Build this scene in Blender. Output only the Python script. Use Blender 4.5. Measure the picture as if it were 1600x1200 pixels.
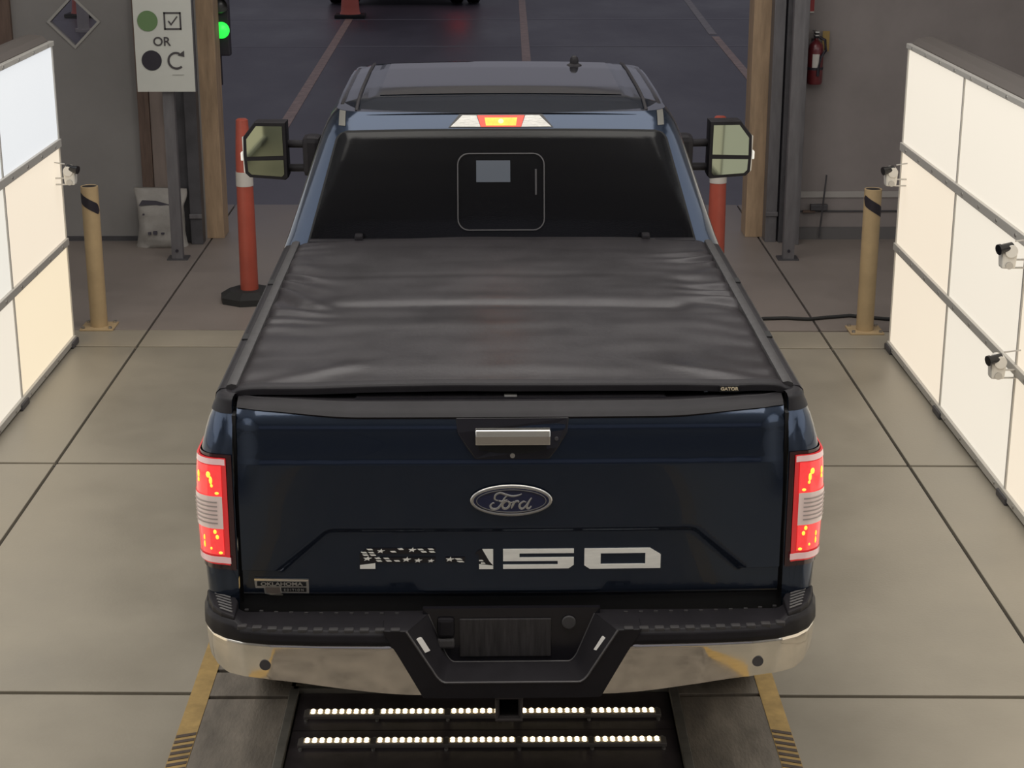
import bpy, bmesh, math, random
from mathutils import Vector, Matrix, noise
random.seed(7)
for o in list(bpy.data.objects): bpy.data.objects.remove(o)
SC = bpy.context.scene
COL = SC.collection
PI = math.pi

# ---------------------------------------------------------------- camera
cam_d = bpy.data.cameras.new('camera'); cam = bpy.data.objects.new('camera', cam_d); COL.objects.link(cam)
cam_d.sensor_width = 36.0; cam_d.lens = 36.0 * 2742.0 / 1600.0; cam_d.clip_end = 400
cam.location = (0, 0, 3.18)
cam.rotation_euler = (math.radians(90 - 17.4), 0, math.radians(-0.6))
SC.camera = cam

# ---------------------------------------------------------------- world, lights, exposure
w = bpy.data.worlds.new('overcast_sky'); SC.world = w; w.use_nodes = True
wn = w.node_tree.nodes; wl = w.node_tree.links
bgn = wn['Background']
bgn.inputs[0].default_value = (0.80, 0.79, 0.92, 1); bgn.inputs[1].default_value = 0.24

def area(name, loc, rot, sx, sy, power, col):
    l = bpy.data.lights.new(name, 'AREA'); l.shape = 'RECTANGLE'; l.size = sx; l.size_y = sy
    l.energy = power; l.color = col
    o = bpy.data.objects.new(name, l); COL.objects.link(o); o.location = loc; o.rotation_euler = rot
    return o
area('wall_fill_left', (-5.1, 5.6, 3.5), (0, -PI / 2, 0), 2.2, 8.0, 62, (0.93, 0.97, 1.0))  # added fill light, unseen, brightens the truck's rear pillars
area('wall_fill_right', (5.1, 5.6, 3.5), (0, PI / 2, 0), 2.2, 8.0, 62, (0.93, 0.97, 1.0))  # matching added fill for the right pillar
area('ceiling_light', (0, 5.0, 4.9), (0, 0, 0), 6.4, 4.6, 270, (1.0, 0.965, 0.90))
area('ceiling_fill_far', (0, 10.2, 4.9), (0, 0, 0), 4.4, 2.6, 100, (1.0, 0.955, 0.92))  # added unseen fill for the floor and walls near the exit

vs = SC.view_settings
vs.view_transform = 'Standard'; vs.look = 'None'; vs.exposure = 0.0; vs.gamma = 1.0; vs.use_curve_mapping = False

# ---------------------------------------------------------------- materials
MATS = {}
def mat(name, col, rough=0.5, metal=0.0, coat=0.0, emit=None, estr=0.0, var=0.0, vscale=6.0, bump=0.0, bscale=80.0,
        spec=0.5, stretch=(1, 1, 1), rvar=0.0, col2=None, coat_rough=0.03):
    if name in MATS: return MATS[name]
    m = bpy.data.materials.new(name); m.use_nodes = True
    nt = m.node_tree; N = nt.nodes; L = nt.links
    b = N['Principled BSDF']
    b.inputs['Base Color'].default_value = (*col, 1); b.inputs['Roughness'].default_value = rough
    b.inputs['Metallic'].default_value = metal; b.inputs['Coat Weight'].default_value = coat
    b.inputs['Coat Roughness'].default_value = coat_rough; b.inputs['Specular IOR Level'].default_value = spec
    if emit:
        b.inputs['Emission Color'].default_value = (*emit, 1); b.inputs['Emission Strength'].default_value = estr
    if var or bump or rvar or col2:
        tc = N.new('ShaderNodeTexCoord'); mp = N.new('ShaderNodeMapping'); mp.inputs['Scale'].default_value = stretch
        L.new(tc.outputs['Object'], mp.inputs[0])
        n1 = N.new('ShaderNodeTexNoise'); n1.inputs['Scale'].default_value = vscale; n1.inputs['Detail'].default_value = 7
        n1.inputs['Roughness'].default_value = 0.62
        L.new(mp.outputs[0], n1.inputs['Vector'])
        if var or col2:
            r = N.new('ShaderNodeValToRGB')
            r.color_ramp.elements[0].position = 0.3; r.color_ramp.elements[1].position = 0.72
            c2 = col2 if col2 else tuple(c * (1 + var) for c in col)
            c1 = col if col2 else tuple(c * (1 - var) for c in col)
            r.color_ramp.elements[0].color = (*c1, 1); r.color_ramp.elements[1].color = (*c2, 1)
            L.new(n1.outputs[0], r.inputs[0]); L.new(r.outputs[0], b.inputs['Base Color'])
        if rvar:
            mr = N.new('ShaderNodeMapRange'); mr.inputs[1].default_value = 0.3; mr.inputs[2].default_value = 0.7
            mr.inputs[3].default_value = max(0.02, rough - rvar); mr.inputs[4].default_value = rough + rvar
            L.new(n1.outputs[0], mr.inputs[0]); L.new(mr.outputs[0], b.inputs['Roughness'])
        if bump:
            n2 = N.new('ShaderNodeTexNoise'); n2.inputs['Scale'].default_value = bscale; n2.inputs['Detail'].default_value = 3
            L.new(mp.outputs[0], n2.inputs['Vector'])
            bp = N.new('ShaderNodeBump'); bp.inputs['Strength'].default_value = bump; bp.inputs['Distance'].default_value = 0.01
            L.new(n2.outputs[0], bp.inputs['Height']); L.new(bp.outputs[0], b.inputs['Normal'])
    MATS[name] = m
    return m

M_paint = mat('blue_paint', (0.029, 0.042, 0.071), 0.16, 0.8, coat=0.45, bump=0.02, bscale=160, spec=0.5)
M_roofglass = mat('sunroof_glass', (0.012, 0.012, 0.016), 0.06, 0, coat=0.5)
M_glass = mat('privacy_glass', (0.004, 0.004, 0.005), 0.10, 0, spec=0.35, bump=0.03, bscale=220)
M_black = mat('black_plastic', (0.015, 0.0135, 0.016), 0.52, var=0.2, vscale=9, bump=0.05, bscale=300, spec=0.22)
M_black_gloss = mat('gloss_black', (0.012, 0.011, 0.014), 0.22)
M_seam = mat('seam_black', (0.004, 0.004, 0.005), 0.7)
M_vinyl = mat('vinyl', (0.022, 0.0195, 0.022), 0.36, var=0.2, vscale=3, rvar=0.08, bump=0.06, bscale=60, spec=0.30)
M_rubber = mat('rubber', (0.018, 0.018, 0.018), 0.75, bump=0.1, bscale=90)
M_chrome = mat('chrome', (0.74, 0.70, 0.64), 0.10, 1.0, var=0.12, vscale=7, rvar=0.06)
M_chrome_bright = mat('bright_chrome', (0.82, 0.80, 0.76), 0.12, 1.0)
M_silver = mat('brushed_silver', (0.50, 0.49, 0.47), 0.35, 0.9)
M_white_letter = mat('satin_white_vinyl', (0.86, 0.84, 0.78), 0.4, var=0.08, vscale=18, stretch=(1, 1, 4))
M_oval = mat('oval_blue', (0.008, 0.012, 0.045), 0.25, coat=0.6)
M_mirror = mat('mirror_glass', (0.27, 0.31, 0.25), 0.03, 1.0)
M_red_lens = mat('red_lamp_lens', (0.55, 0.02, 0.03), 0.15, coat=0.6, emit=(1.0, 0.065, 0.06), estr=0.72, var=0.3, vscale=60)
M_red_dim = mat('red_lamp_edge', (0.35, 0.015, 0.02), 0.15, coat=0.6, emit=(1.0, 0.05, 0.05), estr=0.33)
M_hot = mat('hot_bulb', (1, 0.6, 0.1), 0.3, emit=(1.0, 0.50, 0.04), estr=1.5)
M_clear_lens = mat('clear_lamp_lens', (0.70, 0.62, 0.58), 0.15, coat=0.6, emit=(1.0, 0.62, 0.55), estr=0.14)
M_lens_rib = mat('lens_rib', (0.42, 0.36, 0.34), 0.3)
M_pink_bar = mat('lamp_reflector_bar', (0.80, 0.62, 0.62), 0.2, coat=0.5, emit=(1.0, 0.45, 0.45), estr=0.16)
M_brake_on = mat('brake_red', (0.6, 0.02, 0.01), 0.15, emit=(1.0, 0.06, 0.03), estr=1.1)
M_pale_rect = mat('pale_rectangle', (0.055, 0.065, 0.085), 0.5)
M_amber_white = mat('marker_white', (0.85, 0.85, 0.8), 0.25, emit=(1, 0.95, 0.85), estr=0.35)
M_rim = mat('alloy_rim', (0.35, 0.35, 0.36), 0.3, 0.9)
M_under = mat('underbody', (0.012, 0.011, 0.011), 0.8)

M_conc = mat('concrete', (0.275, 0.247, 0.198), 0.40, var=0.14, vscale=1.3, rvar=0.10, bump=0.06, bscale=70)
M_conc_light = mat('concrete_light', (0.315, 0.28, 0.22), 0.42, var=0.12, vscale=1.5, rvar=0.10, bump=0.05, bscale=70)
M_conc_dim = mat('concrete_dim', (0.235, 0.20, 0.178), 0.50, var=0.14, vscale=1.3, rvar=0.10, bump=0.06, bscale=70)  # darker than the near slabs: weaker light at the exit put in the colour
M_joint = mat('joint_filler', (0.025, 0.022, 0.02), 0.9)
M_track = mat('dirty_track', (0.165, 0.142, 0.116), 0.6, var=0.38, vscale=5, stretch=(2.2, 0.7, 1), bump=0.25, bscale=45)
M_yellow = mat('yellow_line', (0.37, 0.245, 0.085), 0.6, var=0.25, vscale=14)
M_hazblk = mat('hazard_dark', (0.075, 0.055, 0.045), 0.7, var=0.3, vscale=20)
M_plate = mat('pit_plate', (0.055, 0.045, 0.048), 0.42, 0.2, var=0.4, vscale=10)
M_edge_steel = mat('pit_edge_steel', (0.17, 0.16, 0.14), 0.5, 0.4, var=0.3, vscale=8)
M_led_house = mat('led_housing', (0.16, 0.145, 0.135), 0.4, 0.3)
M_led = mat('led_emitter', (1, 0.9, 0.7), 0.3, emit=(1.0, 0.82, 0.52), estr=3.2)
M_bolt = mat('bolt_steel', (0.45, 0.44, 0.42), 0.35, 0.9)
M_asph = mat('wet_asphalt', (0.090, 0.083, 0.102), 0.46, var=0.25, vscale=0.35, rvar=0.12, bump=0.12, bscale=50, stretch=(1, 0.4, 1))
M_saw = mat('asphalt_joint', (0.26, 0.25, 0.27), 0.5)
M_lane = mat('faded_lane_paint', (0.40, 0.275, 0.225), 0.5, var=0.3, vscale=7)
M_lane2 = mat('pale_lane_paint', (0.28, 0.25, 0.24), 0.5, var=0.3, vscale=7)

M_wall = mat('wall_panel_grey', (0.24, 0.227, 0.217), 0.6, var=0.08, vscale=1.5, bump=0.03, bscale=12)
M_wall_r = mat('wall_fabric_grey', (0.232, 0.204, 0.196), 0.7, var=0.10, vscale=2, bump=0.10, bscale=4)
M_ceil = mat('ceiling_white', (0.78, 0.78, 0.78), 0.8)
M_tan = mat('tan_column', (0.36, 0.25, 0.155), 0.6, var=0.25, vscale=5, stretch=(4, 4, 0.6))
M_wood = mat('brown_stud', (0.13, 0.085, 0.065), 0.7, var=0.25, vscale=6, stretch=(6, 6, 0.6))
M_board = mat('taupe_board', (0.24, 0.19, 0.165), 0.7, var=0.15, vscale=3, stretch=(3, 3, 0.6))
M_galv = mat('galvanised_steel', (0.165, 0.157, 0.163), 0.45, 0.5, var=0.2, vscale=5, stretch=(4, 4, 0.7))
M_dksteel = mat('dark_steel', (0.075, 0.072, 0.078), 0.5, 0.3, var=0.25, vscale=5)
M_alu = mat('aluminium_frame', (0.50, 0.48, 0.44), 0.5, 0.1)
M_house = mat('panel_housing', (0.12, 0.105, 0.095), 0.6)
M_cambody = mat('white_camera_body', (0.75, 0.72, 0.66), 0.4)
M_camlens = mat('black_lens', (0.01, 0.01, 0.012), 0.25)
M_bollard = mat('yellow_bollard', (0.46, 0.335, 0.185), 0.5, var=0.12, vscale=4)
M_hole = mat('hollow_black', (0.02, 0.017, 0.017), 0.7)
M_orange = mat('orange_plastic', (0.37, 0.072, 0.046), 0.45, var=0.12, vscale=5)
M_reflect = mat('white_sleeve', (0.52, 0.49, 0.45), 0.5)
M_sign = mat('sign_white', (0.52, 0.52, 0.47), 0.5, var=0.04, vscale=3)
M_sgreen = mat('sign_green', (0.11, 0.19, 0.075), 0.6)
M_sblack = mat('sign_black', (0.018, 0.014, 0.022), 0.6)
M_sdark = mat('sign_dark_grey', (0.05, 0.043, 0.045), 0.6)
M_sfaint = mat('sign_faint', (0.40, 0.40, 0.36), 0.6)
M_green_on = mat('green_signal', (0.05, 0.8, 0.1), 0.3, emit=(0.02, 1.0, 0.06), estr=1.3)
M_bag = mat('woven_sack', (0.33, 0.31, 0.285), 0.8, var=0.15, vscale=7, bump=0.3, bscale=25)
M_bagprint = mat('sack_print', (0.06, 0.055, 0.07), 0.7)
M_ext_red = mat('extinguisher_red', (0.12, 0.014, 0.018), 0.35, coat=0.3)
M_ext_yel = mat('yellow_tag', (0.30, 0.20, 0.06), 0.6)
M_signred = mat('sign_red', (0.28, 0.025, 0.025), 0.5)
M_truck_dark = mat('dark_vehicle', (0.008, 0.007, 0.008), 0.6)
M_tail_far = mat('far_tail_lamp', (0.6, 0.02, 0.02), 0.2, emit=(1, 0.03, 0.03), estr=3.5)

def panel_mat(name, c, s):
    m = bpy.data.materials.new(name); m.use_nodes = True
    nt = m.node_tree; b = nt.nodes['Principled BSDF']
    b.inputs['Base Color'].default_value = (0.30, 0.29, 0.27, 1); b.inputs['Roughness'].default_value = 0.6
    b.inputs['Emission Color'].default_value = (*c, 1); b.inputs['Emission Strength'].default_value = s
    return m

# ---------------------------------------------------------------- geometry helpers
class B:
    def __init__(s): s.bm = bmesh.new()
    def box(s, c, d, rot=None, bev=0.0, taper=None):
        r = bmesh.ops.create_cube(s.bm, size=1.0); vs = r['verts']
        for v in vs:
            v.co = Vector((v.co.x * d[0], v.co.y * d[1], v.co.z * d[2]))
            if taper and v.co.z > 0: v.co.x *= taper; v.co.y *= taper
        if bev:
            es = list({e for v in vs for e in v.link_edges})
            rb = bmesh.ops.bevel(s.bm, geom=es, offset=bev, segments=2, affect='EDGES', profile=0.6)
            vs = list({v for f in rb['faces'] for v in f.verts} | {v for v in vs if v.is_valid})
        M = Matrix.Translation(Vector(c))
        if rot is not None: M = M @ rot
        bmesh.ops.transform(s.bm, matrix=M, verts=vs)
        return s
    def cyl(s, p0, p1, r0, r1=None, n=20, caps=True):
        r1 = r0 if r1 is None else r1
        p0 = Vector(p0); p1 = Vector(p1); d = p1 - p0
        q = d.to_track_quat('Z', 'Y').to_matrix()
        a = []; b = []
        for i in range(n):
            t = 2 * PI * i / n; e = Vector((math.cos(t), math.sin(t), 0))
            a.append(s.bm.verts.new(p0 + q @ (e * r0))); b.append(s.bm.verts.new(p1 + q @ (e * r1)))
        for i in range(n):
            j = (i + 1) % n; s.bm.faces.new((a[i], a[j], b[j], b[i]))
        if caps:
            s.bm.faces.new(list(reversed(a))); s.bm.faces.new(b)
        return s
    def lathe(s, prof, base, axis='Z', n=32):
        # prof: list of (r, h)
        base = Vector(base); rings = []
        for r, h in prof:
            ring = []
            for i in range(n):
                t = 2 * PI * i / n; c, sn = math.cos(t) * r, math.sin(t) * r
                p = Vector((c, sn, h)) if axis == 'Z' else Vector((h, c, sn)) if axis == 'X' else Vector((c, h, sn))
                ring.append(s.bm.verts.new(base + p))
            rings.append(ring)
        for a, b in zip(rings, rings[1:]):
            for i in range(n):
                j = (i + 1) % n; s.bm.faces.new((a[i], a[j], b[j], b[i]))
        for ring, rv in ((rings[0], True), (rings[-1], False)):
            try: s.bm.faces.new(list(reversed(ring)) if rv else ring)
            except ValueError: pass
        return s
    def grid(s, fn, nu, nv, close_u=False):
        V = [[s.bm.verts.new(Vector(fn(i / nu, j / nv))) for j in range(nv + 1)] for i in range(nu + 1)]
        for i in range(nu):
            for j in range(nv):
                s.bm.faces.new((V[i][j], V[i + 1][j], V[i + 1][j + 1], V[i][j + 1]))
        return s
    def prism(s, pts_a, pts_b):
        a = [s.bm.verts.new(Vector(p)) for p in pts_a]; b = [s.bm.verts.new(Vector(p)) for p in pts_b]
        n = len(a)
        s.bm.faces.new(a); s.bm.faces.new(list(reversed(b)))
        for i in range(n):
            j = (i + 1) % n; s.bm.faces.new((a[j], a[i], b[i], b[j]))
        return s
    def loft(s, rings, caps=True, closed=True):
        R = [[s.bm.verts.new(Vector(p)) for p in r] for r in rings]
        for a, b in zip(R, R[1:]):
            n = len(a)
            for i in range(n if closed else n - 1):
                j = (i + 1) % n; s.bm.faces.new((a[i], a[j], b[j], b[i]))
        if caps:
            s.bm.faces.new(list(reversed(R[0]))); s.bm.faces.new(R[-1])
        return s
    def tube(s, pts, r, n=8, flat=None):
        pts = [Vector(p) for p in pts]; R = []
        for i, p in enumerate(pts):
            d = (pts[min(i + 1, len(pts) - 1)] - pts[max(i - 1, 0)]).normalized()
            up = Vector((0, 0, 1)) if abs(d.z) < 0.95 else Vector((0, 1, 0))
            if flat: up = Vector(flat)
            x = d.cross(up).normalized(); y = x.cross(d).normalized()
            rr = r[i] if isinstance(r, (list, tuple)) else r
            ry = rr * (0.35 if flat else 1)
            R.append([p + x * rr * math.cos(2 * PI * k / n) + y * ry * math.sin(2 * PI * k / n) for k in range(n)])
        return s.loft(R)
    def obj(s, name, m, parent=None, smooth=None, sub=0, bevel=0.0, solid=0.0, thick_off=-1):
        bmesh.ops.recalc_face_normals(s.bm, faces=s.bm.faces)
        me = bpy.data.meshes.new(name); s.bm.to_mesh(me); s.bm.free()
        me.materials.append(m)
        o = bpy.data.objects.new(name, me); COL.objects.link(o)
        if parent: o.parent = parent
        if smooth is not None:
            for p in me.polygons: p.use_smooth = True
            if smooth < 179:
                try: me.set_sharp_from_angle(angle=math.radians(smooth))
                except Exception: pass
        if solid:
            md = o.modifiers.new('solid', 'SOLIDIFY'); md.thickness = solid; md.offset = thick_off
        if bevel:
            md = o.modifiers.new('bevel', 'BEVEL'); md.width = bevel; md.segments = 2; md.limit_method = 'ANGLE'
            md.angle_limit = math.radians(40)
        if sub:
            md = o.modifiers.new('sub', 'SUBSURF'); md.levels = sub; md.render_levels = sub
        return o

def tag(o, label, cat, group=None):
    o['label'] = label; o['category'] = cat
    if group: o['group'] = group
    return o
def struct(o): o['kind'] = 'structure'; return o
def empty(name, loc=(0, 0, 0), rz=0.0):
    o = bpy.data.objects.new(name, None); COL.objects.link(o); o.location = loc; o.rotation_euler = (0, 0, rz)
    o.empty_display_size = 0.1
    return o
def inst(src, parent, loc, rz=None):
    o = src.copy(); COL.objects.link(o); o.parent = parent; o.location = loc
    if rz is not None: o.rotation_euler = (0, 0, rz)
    return o
def lerp(tab, t):
    if t <= tab[0][0]: return tab[0][1:] if len(tab[0]) > 2 else tab[0][1]
    for a, b in zip(tab, tab[1:]):
        if t <= b[0]:
            k = (t - a[0]) / (b[0] - a[0])
            v = tuple(p + (q - p) * k for p, q in zip(a[1:], b[1:]))
            return v if len(v) > 1 else v[0]
    return tab[-1][1:] if len(tab[-1]) > 2 else tab[-1][1]
def sstep(a, b, x):
    t = max(0, min(1, (x - a) / (b - a))); return t * t * (3 - 2 * t)
def text_mesh(txt, size, extrude, name, m, parent, matrix, bold=0.0, sx=1.0):
    cu = bpy.data.curves.new(name, 'FONT'); cu.body = txt; cu.size = size; cu.extrude = extrude; cu.align_x = 'CENTER'; cu.align_y = 'CENTER'
    cu.offset = bold
    t = bpy.data.objects.new(name + '_src', cu); COL.objects.link(t)
    bpy.context.view_layer.update()
    me = bpy.data.meshes.new_from_object(t.evaluated_get(bpy.context.evaluated_depsgraph_get()))
    bpy.data.objects.remove(t); bpy.data.curves.remove(cu)
    me.transform(matrix @ Matrix.Diagonal((sx, 1, 1, 1)))
    me.materials.clear(); me.materials.append(m)
    o = bpy.data.objects.new(name, me); COL.objects.link(o); o.parent = parent
    return o
UPRIGHT = Matrix.Rotation(PI / 2, 4, 'X')     # text lying in XY -> facing -Y, up +Z

# ================================================================ SETTING
# ---- floor
XL, XR = -2.325, 2.185
fl = struct(B().box((0, 4.0, -0.06), (10.4, 23.2, 0.08)).obj('floor', M_joint))
def slab(x0, x1, ya, yb, m, name='slab', z=0.0, skew=0.0):
    g = 0.008; gy = 0.013
    def yy(y, x): return y - skew * x
    a = [(x0 + g, yy(ya, x0) + gy, z), (x1 - g, yy(ya, x1) + gy, z), (x1 - g, yy(yb, x1) - gy, z), (x0 + g, yy(yb, x0) - gy, z)]
    b = [(p[0], p[1], -0.03) for p in a]
    return B().prism(a, b).obj(name, m, fl, bevel=0.003)
rows = [(-7.6, 0.9, M_conc), (0.9, 3.5, M_conc), (3.5, 6.125, M_conc), (6.125, 8.725, M_conc), (8.725, 10.94, M_conc), (10.94, 11.35, M_conc_light), (11.35, 15.55, M_conc_dim)]
LX0, LX1 = -1.115, 1.045     # lane with tracks and pit
for ya, yb, m in rows:
    sk = 0.022 if ya > 3 else 0.0
    sk2 = 0.022 if 3 < yb < 15 else 0.0
    for x0, x1 in ((-5.2, XL), (XL, XR), (XR, 5.2)):
        if x0 == XL and ya < 7:
            y2 = min(yb, 7.6)
            slab(x0, LX0, ya, yb, m, skew=0.02 if ya > 3 else 0); slab(LX1, x1, ya, yb, m, skew=0.02 if ya > 3 else 0)
        elif x0 == XL and ya < 9:
            slab(x0, x1, ya, yb, m, skew=0.02)
        else:
            slab(x0, x1, ya, yb, m, skew=0.02 if 3 < ya < 11.3 else (0.015 if ya > 11 else 0))
slab(LX0, LX1, 6.34, 8.70, M_track, 'track_slab')
PX0, PX1 = -0.76, 0.672
for ya, yb in ((4.7, 6.115),):
    slab(LX0, PX0 - 0.03, ya, yb, M_track, 'track_slab'); slab(PX1 + 0.03, LX1, ya, yb, M_track, 'track_slab')
slab(LX0, PX0 - 0.03, 6.115, 6.34, M_track, 'track_slab'); slab(PX1 + 0.03, LX1, 6.115, 6.34, M_track, 'track_slab')
slab(PX0 - 0.03, PX1 + 0.03, 6.2, 6.34, M_track, 'track_slab')
slab(LX0, LX1, -7.6, 0.9, M_conc, 'slab'); slab(LX0, LX1, 0.9, 3.5, M_track, 'track_slab'); slab(LX0, LX1, 3.5, 4.7, M_track, 'track_slab')
# pit edging and plate
for x in (PX0 - 0.022, PX1 + 0.022):
    B().box((x, 5.45, -0.012), (0.035, 1.5, 0.03)).obj('pit_edging', M_edge_steel, fl, bevel=0.003)
B().box(((PX0 + PX1) / 2, 6.188, -0.012), (PX1 - PX0 + 0.05, 0.022, 0.03)).obj('pit_edging', M_edge_steel, fl)
for ya, yb in ((4.71, 5.575), (5.58, 5.872), (5.877, 6.172)):
    B().box(((PX0 + PX1) / 2, (ya + yb) / 2, -0.022), (PX1 - PX0 - 0.004, yb - ya, 0.012)).obj('pit_plate', M_plate, fl)
# painted yellow edge lines
for x, nm in ((-1.143, 0), (1.06, 1)):
    B().box((x, 4.83, 0.001), (0.074, 6.85, 0.003)).obj('painted_line', M_yellow, fl)
    sg = 1 if x < 0 else -1
    for k in range(22):
        y = 5.80 - k * 0.042
        pts = [(x - 0.035, y - 0.012 * sg), (x + 0.035, y + 0.012 * sg), (x + 0.035, y + 0.012 * sg + 0.02), (x - 0.035, y - 0.012 * sg + 0.02)]
        B().prism([(p[0], p[1], 0.0045) for p in pts], [(p[0], p[1], 0.001) for p in pts]).obj('hazard_stripe', M_hazblk, fl)
# ---- light bars set across the pit (things of their own)
led_src = None
def led_bar(y, label):
    global led_src
    t = empty('led_light_bar', (-0.049, y, -0.016))
    L = 1.334; seg = L / 5
    B().box((0, 0, 0.008), (L + 0.02, 0.052, 0.016), bev=0.003).obj('housing', M_led_house, t)
    for k in range(5):
        xc = -L / 2 + seg * (k + 0.5)
        B().box((xc, 0, 0.0175), (seg - 0.022, 0.036, 0.004)).obj('circuit_strip', mat('led_strip', (0.55, 0.48, 0.38), 0.5), t)
        for i in range(9):
            loc = (xc + (i - 4) * 0.0272, 0, 0.0195)
            if led_src is None:
                b = B()
                for yy in (-0.0085, 0.0085): b.lathe([(0.0088, 0.0), (0.0080, 0.003), (0.0045, 0.0055), (0.0004, 0.006)], (0, yy, 0), 'Z', 10)
                led_src = b.obj('led', M_led, t, smooth=60); led_src.location = loc
            else: inst(led_src, t, loc)
        for sx in ((-0.5,) if k else (-0.5, )) + ((0.5,) if k == 4 else ()):
            for yy in (-0.040, 0.040):
                B().cyl((xc + sx * seg * 0.985, yy, -0.001), (xc + sx * seg * 0.985, yy, 0.008), 0.007, n=8).obj('screw', M_bolt, t)
    return tag(t, label, 'light bar', 'light bars across the pit')
led_bar(5.987, 'farther LED light bar across the pit, partly behind the tow hitch')
led_bar(5.765, 'nearer LED light bar across the dark pit plate')
# ---- asphalt outside
gr = struct(B().box((0, 55.5, -0.06), (120, 80, 0.10)).obj('ground', M_asph))
struct(B().box((0, -40, -0.06), (120, 64.5, 0.10)).obj('ground_entry', M_asph))
for y in (27.95, 32.15): B().box((0, y, -0.008), (40, 0.05, 0.006)).obj('pavement_joint', M_saw, gr)
def strip(p0, p1, wd, m):
    p0 = Vector((*p0, 0)); p1 = Vector((*p1, 0)); d = (p1 - p0).normalized(); n = Vector((-d.y, d.x, 0)) * wd / 2
    a = [p0 - n, p0 + n, p1 + n, p1 - n]
    B().prism([p + Vector((0, 0, -0.003)) for p in a], [p + Vector((0, 0, -0.012)) for p in a]).obj('lane_line', m, gr)
strip((-2.37, 18.2), (-2.60, 32.2), 0.13, M_lane)
strip((0.45, 22), (0.58, 36.5), 0.13, M_lane)
strip((3.45, 22), (3.66, 29.3), 0.12, M_lane)
strip((3.66, 29.6), (4.05, 40), 0.13, M_lane2)

# ---- shell
WY = 14.12
def wall_with_diamond(name, x0, x1, z1, cx, cz, h, m):
    b = B(); th = 0.06
    for y in (WY, WY + th):
        o = [(x0, y, -0.02), (cx, y, -0.02), (x1, y, -0.02), (x1, y, cz), (x1, y, z1), (cx, y, z1), (x0, y, z1), (x0, y, cz)]
        d = [(cx, y, cz - h), (cx + h, y, cz), (cx, y, cz + h), (cx - h, y, cz)]
        for q in ((o[0], o[1], d[0]), (o[0], d[0], d[3]), (o[0], d[3], o[7]), (o[1], o[2], d[0]), (o[2], o[3], d[1], d[0]), (o[3], o[4], d[2], d[1]), (o[4], o[5], d[2]), (o[5], o[6], d[2]), (o[6], o[7], d[3], d[2])):
            b.bm.faces.new([b.bm.verts.new(Vector(p)) for p in q])
    bmesh.ops.remove_doubles(b.bm, verts=b.bm.verts, dist=1e-5)
    for k in range(4):
        dd = [(cx, cz - h), (cx + h, cz), (cx, cz + h), (cx - h, cz)]
        p, q = dd[k], dd[(k + 1) % 4]
        b.bm.faces.new([b.bm.verts.new(Vector(v)) for v in ((p[0], WY, p[1]), (q[0], WY, q[1]), (q[0], WY + th, q[1]), (p[0], WY + th, p[1]))])
    return struct(b.obj(name, m))
wall_with_diamond('wall_exit_left', -5.2, -2.36, 5.0, -3.315, 1.765, 0.185, M_wall)
struct(B().box((3.84, WY + 0.03, 2.49), (2.72, 0.06, 5.02)).obj('wall_exit_right', M_wall_r))
struct(B().box((0.06, WY + 0.12, 4.13), (4.8, 0.1, 1.74)).obj('wall_exit_header', M_wall))
struct(B().box((-5.25, 4.3, 2.49), (0.1, 19.7, 5.02)).obj('wall_left', M_ceil))
struct(B().box((5.25, 4.3, 2.49), (0.1, 19.7, 5.02)).obj('wall_right', M_ceil))
struct(B().box((0, 4.3, 5.05), (10.6, 19.8, 0.1)).obj('ceiling', M_ceil))
# diamond window
wdw = struct(empty('window_1', (-3.315, WY, 1.765)))
def diamond(h): return [(0, -h), (h, 0), (0, h), (-h, 0)]
for k in range(4):
    a, c = diamond(0.185), diamond(0.212)
    q = [a[k], a[(k + 1) % 4], c[(k + 1) % 4], c[k]]
    B().prism([(p[0], -0.012, p[1]) for p in q], [(p[0], 0.001, p[1]) for p in q]).obj('frame_strip', mat('window_trim', (0.36, 0.345, 0.32), 0.5), wdw)
M_clr = bpy.data.materials.new('clear_vinyl'); M_clr.use_nodes = True
nt = M_clr.node_tree; nt.nodes.remove(nt.nodes['Principled BSDF'])
tr_ = nt.nodes.new('ShaderNodeBsdfTransparent'); tr_.inputs[0].default_value = (0.86, 0.85, 0.87, 1)
gl_ = nt.nodes.new('ShaderNodeBsdfGlossy'); gl_.inputs['Roughness'].default_value = 0.08
mx_ = nt.nodes.new('ShaderNodeMixShader'); mx_.inputs[0].default_value = 0.02
nt.links.new(tr_.outputs[0], mx_.inputs[1]); nt.links.new(gl_.outputs[0], mx_.inputs[2]); nt.links.new(mx_.outputs[0], nt.nodes['Material Output'].inputs[0])
B().prism([(p[0], 0.028, p[1]) for p in diamond(0.184)], [(p[0], 0.031, p[1]) for p in diamond(0.184)]).obj('pane', M_clr, wdw)

# exit posts
def post(name, x0, x1, y0, y1, z1, m, z0=0.0, bev=0.004): 
    return struct(B().box(((x0 + x1) / 2, (y0 + y1) / 2, (z0 + z1) / 2), (x1 - x0, y1 - y0, z1 - z0), bev=bev).obj(name, m))
post('trim_1', -2.366, -2.222, 14.19, 14.45, 4.99, M_tan)
post('trim_2', 2.075, 2.222, 14.19, 14.45, 4.99, M_tan)
post('trim_3', -3.93, -3.80, WY - 0.05, WY - 0.002, 4.99, M_wood)
post('trim_4', -2.845, -2.755, WY - 0.045, WY - 0.002, 4.99, M_wood, z0=0.02)
post('trim_5', -2.752, -2.60, WY - 0.03, WY - 0.002, 4.99, M_board, z0=0.02)
post('trim_6', -2.455, -2.36, 13.96, 14.10, 4.99, M_dksteel)
post('trim_7', 2.21, 2.30, 14.0, 14.16, 4.99, M_galv)
post('trim_8', 2.315, 2.36, 13.98, 14.16, 4.99, M_dksteel)
post('trim_9', 2.36, 2.47, 13.9, 14.11, 4.99, M_galv)
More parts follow.
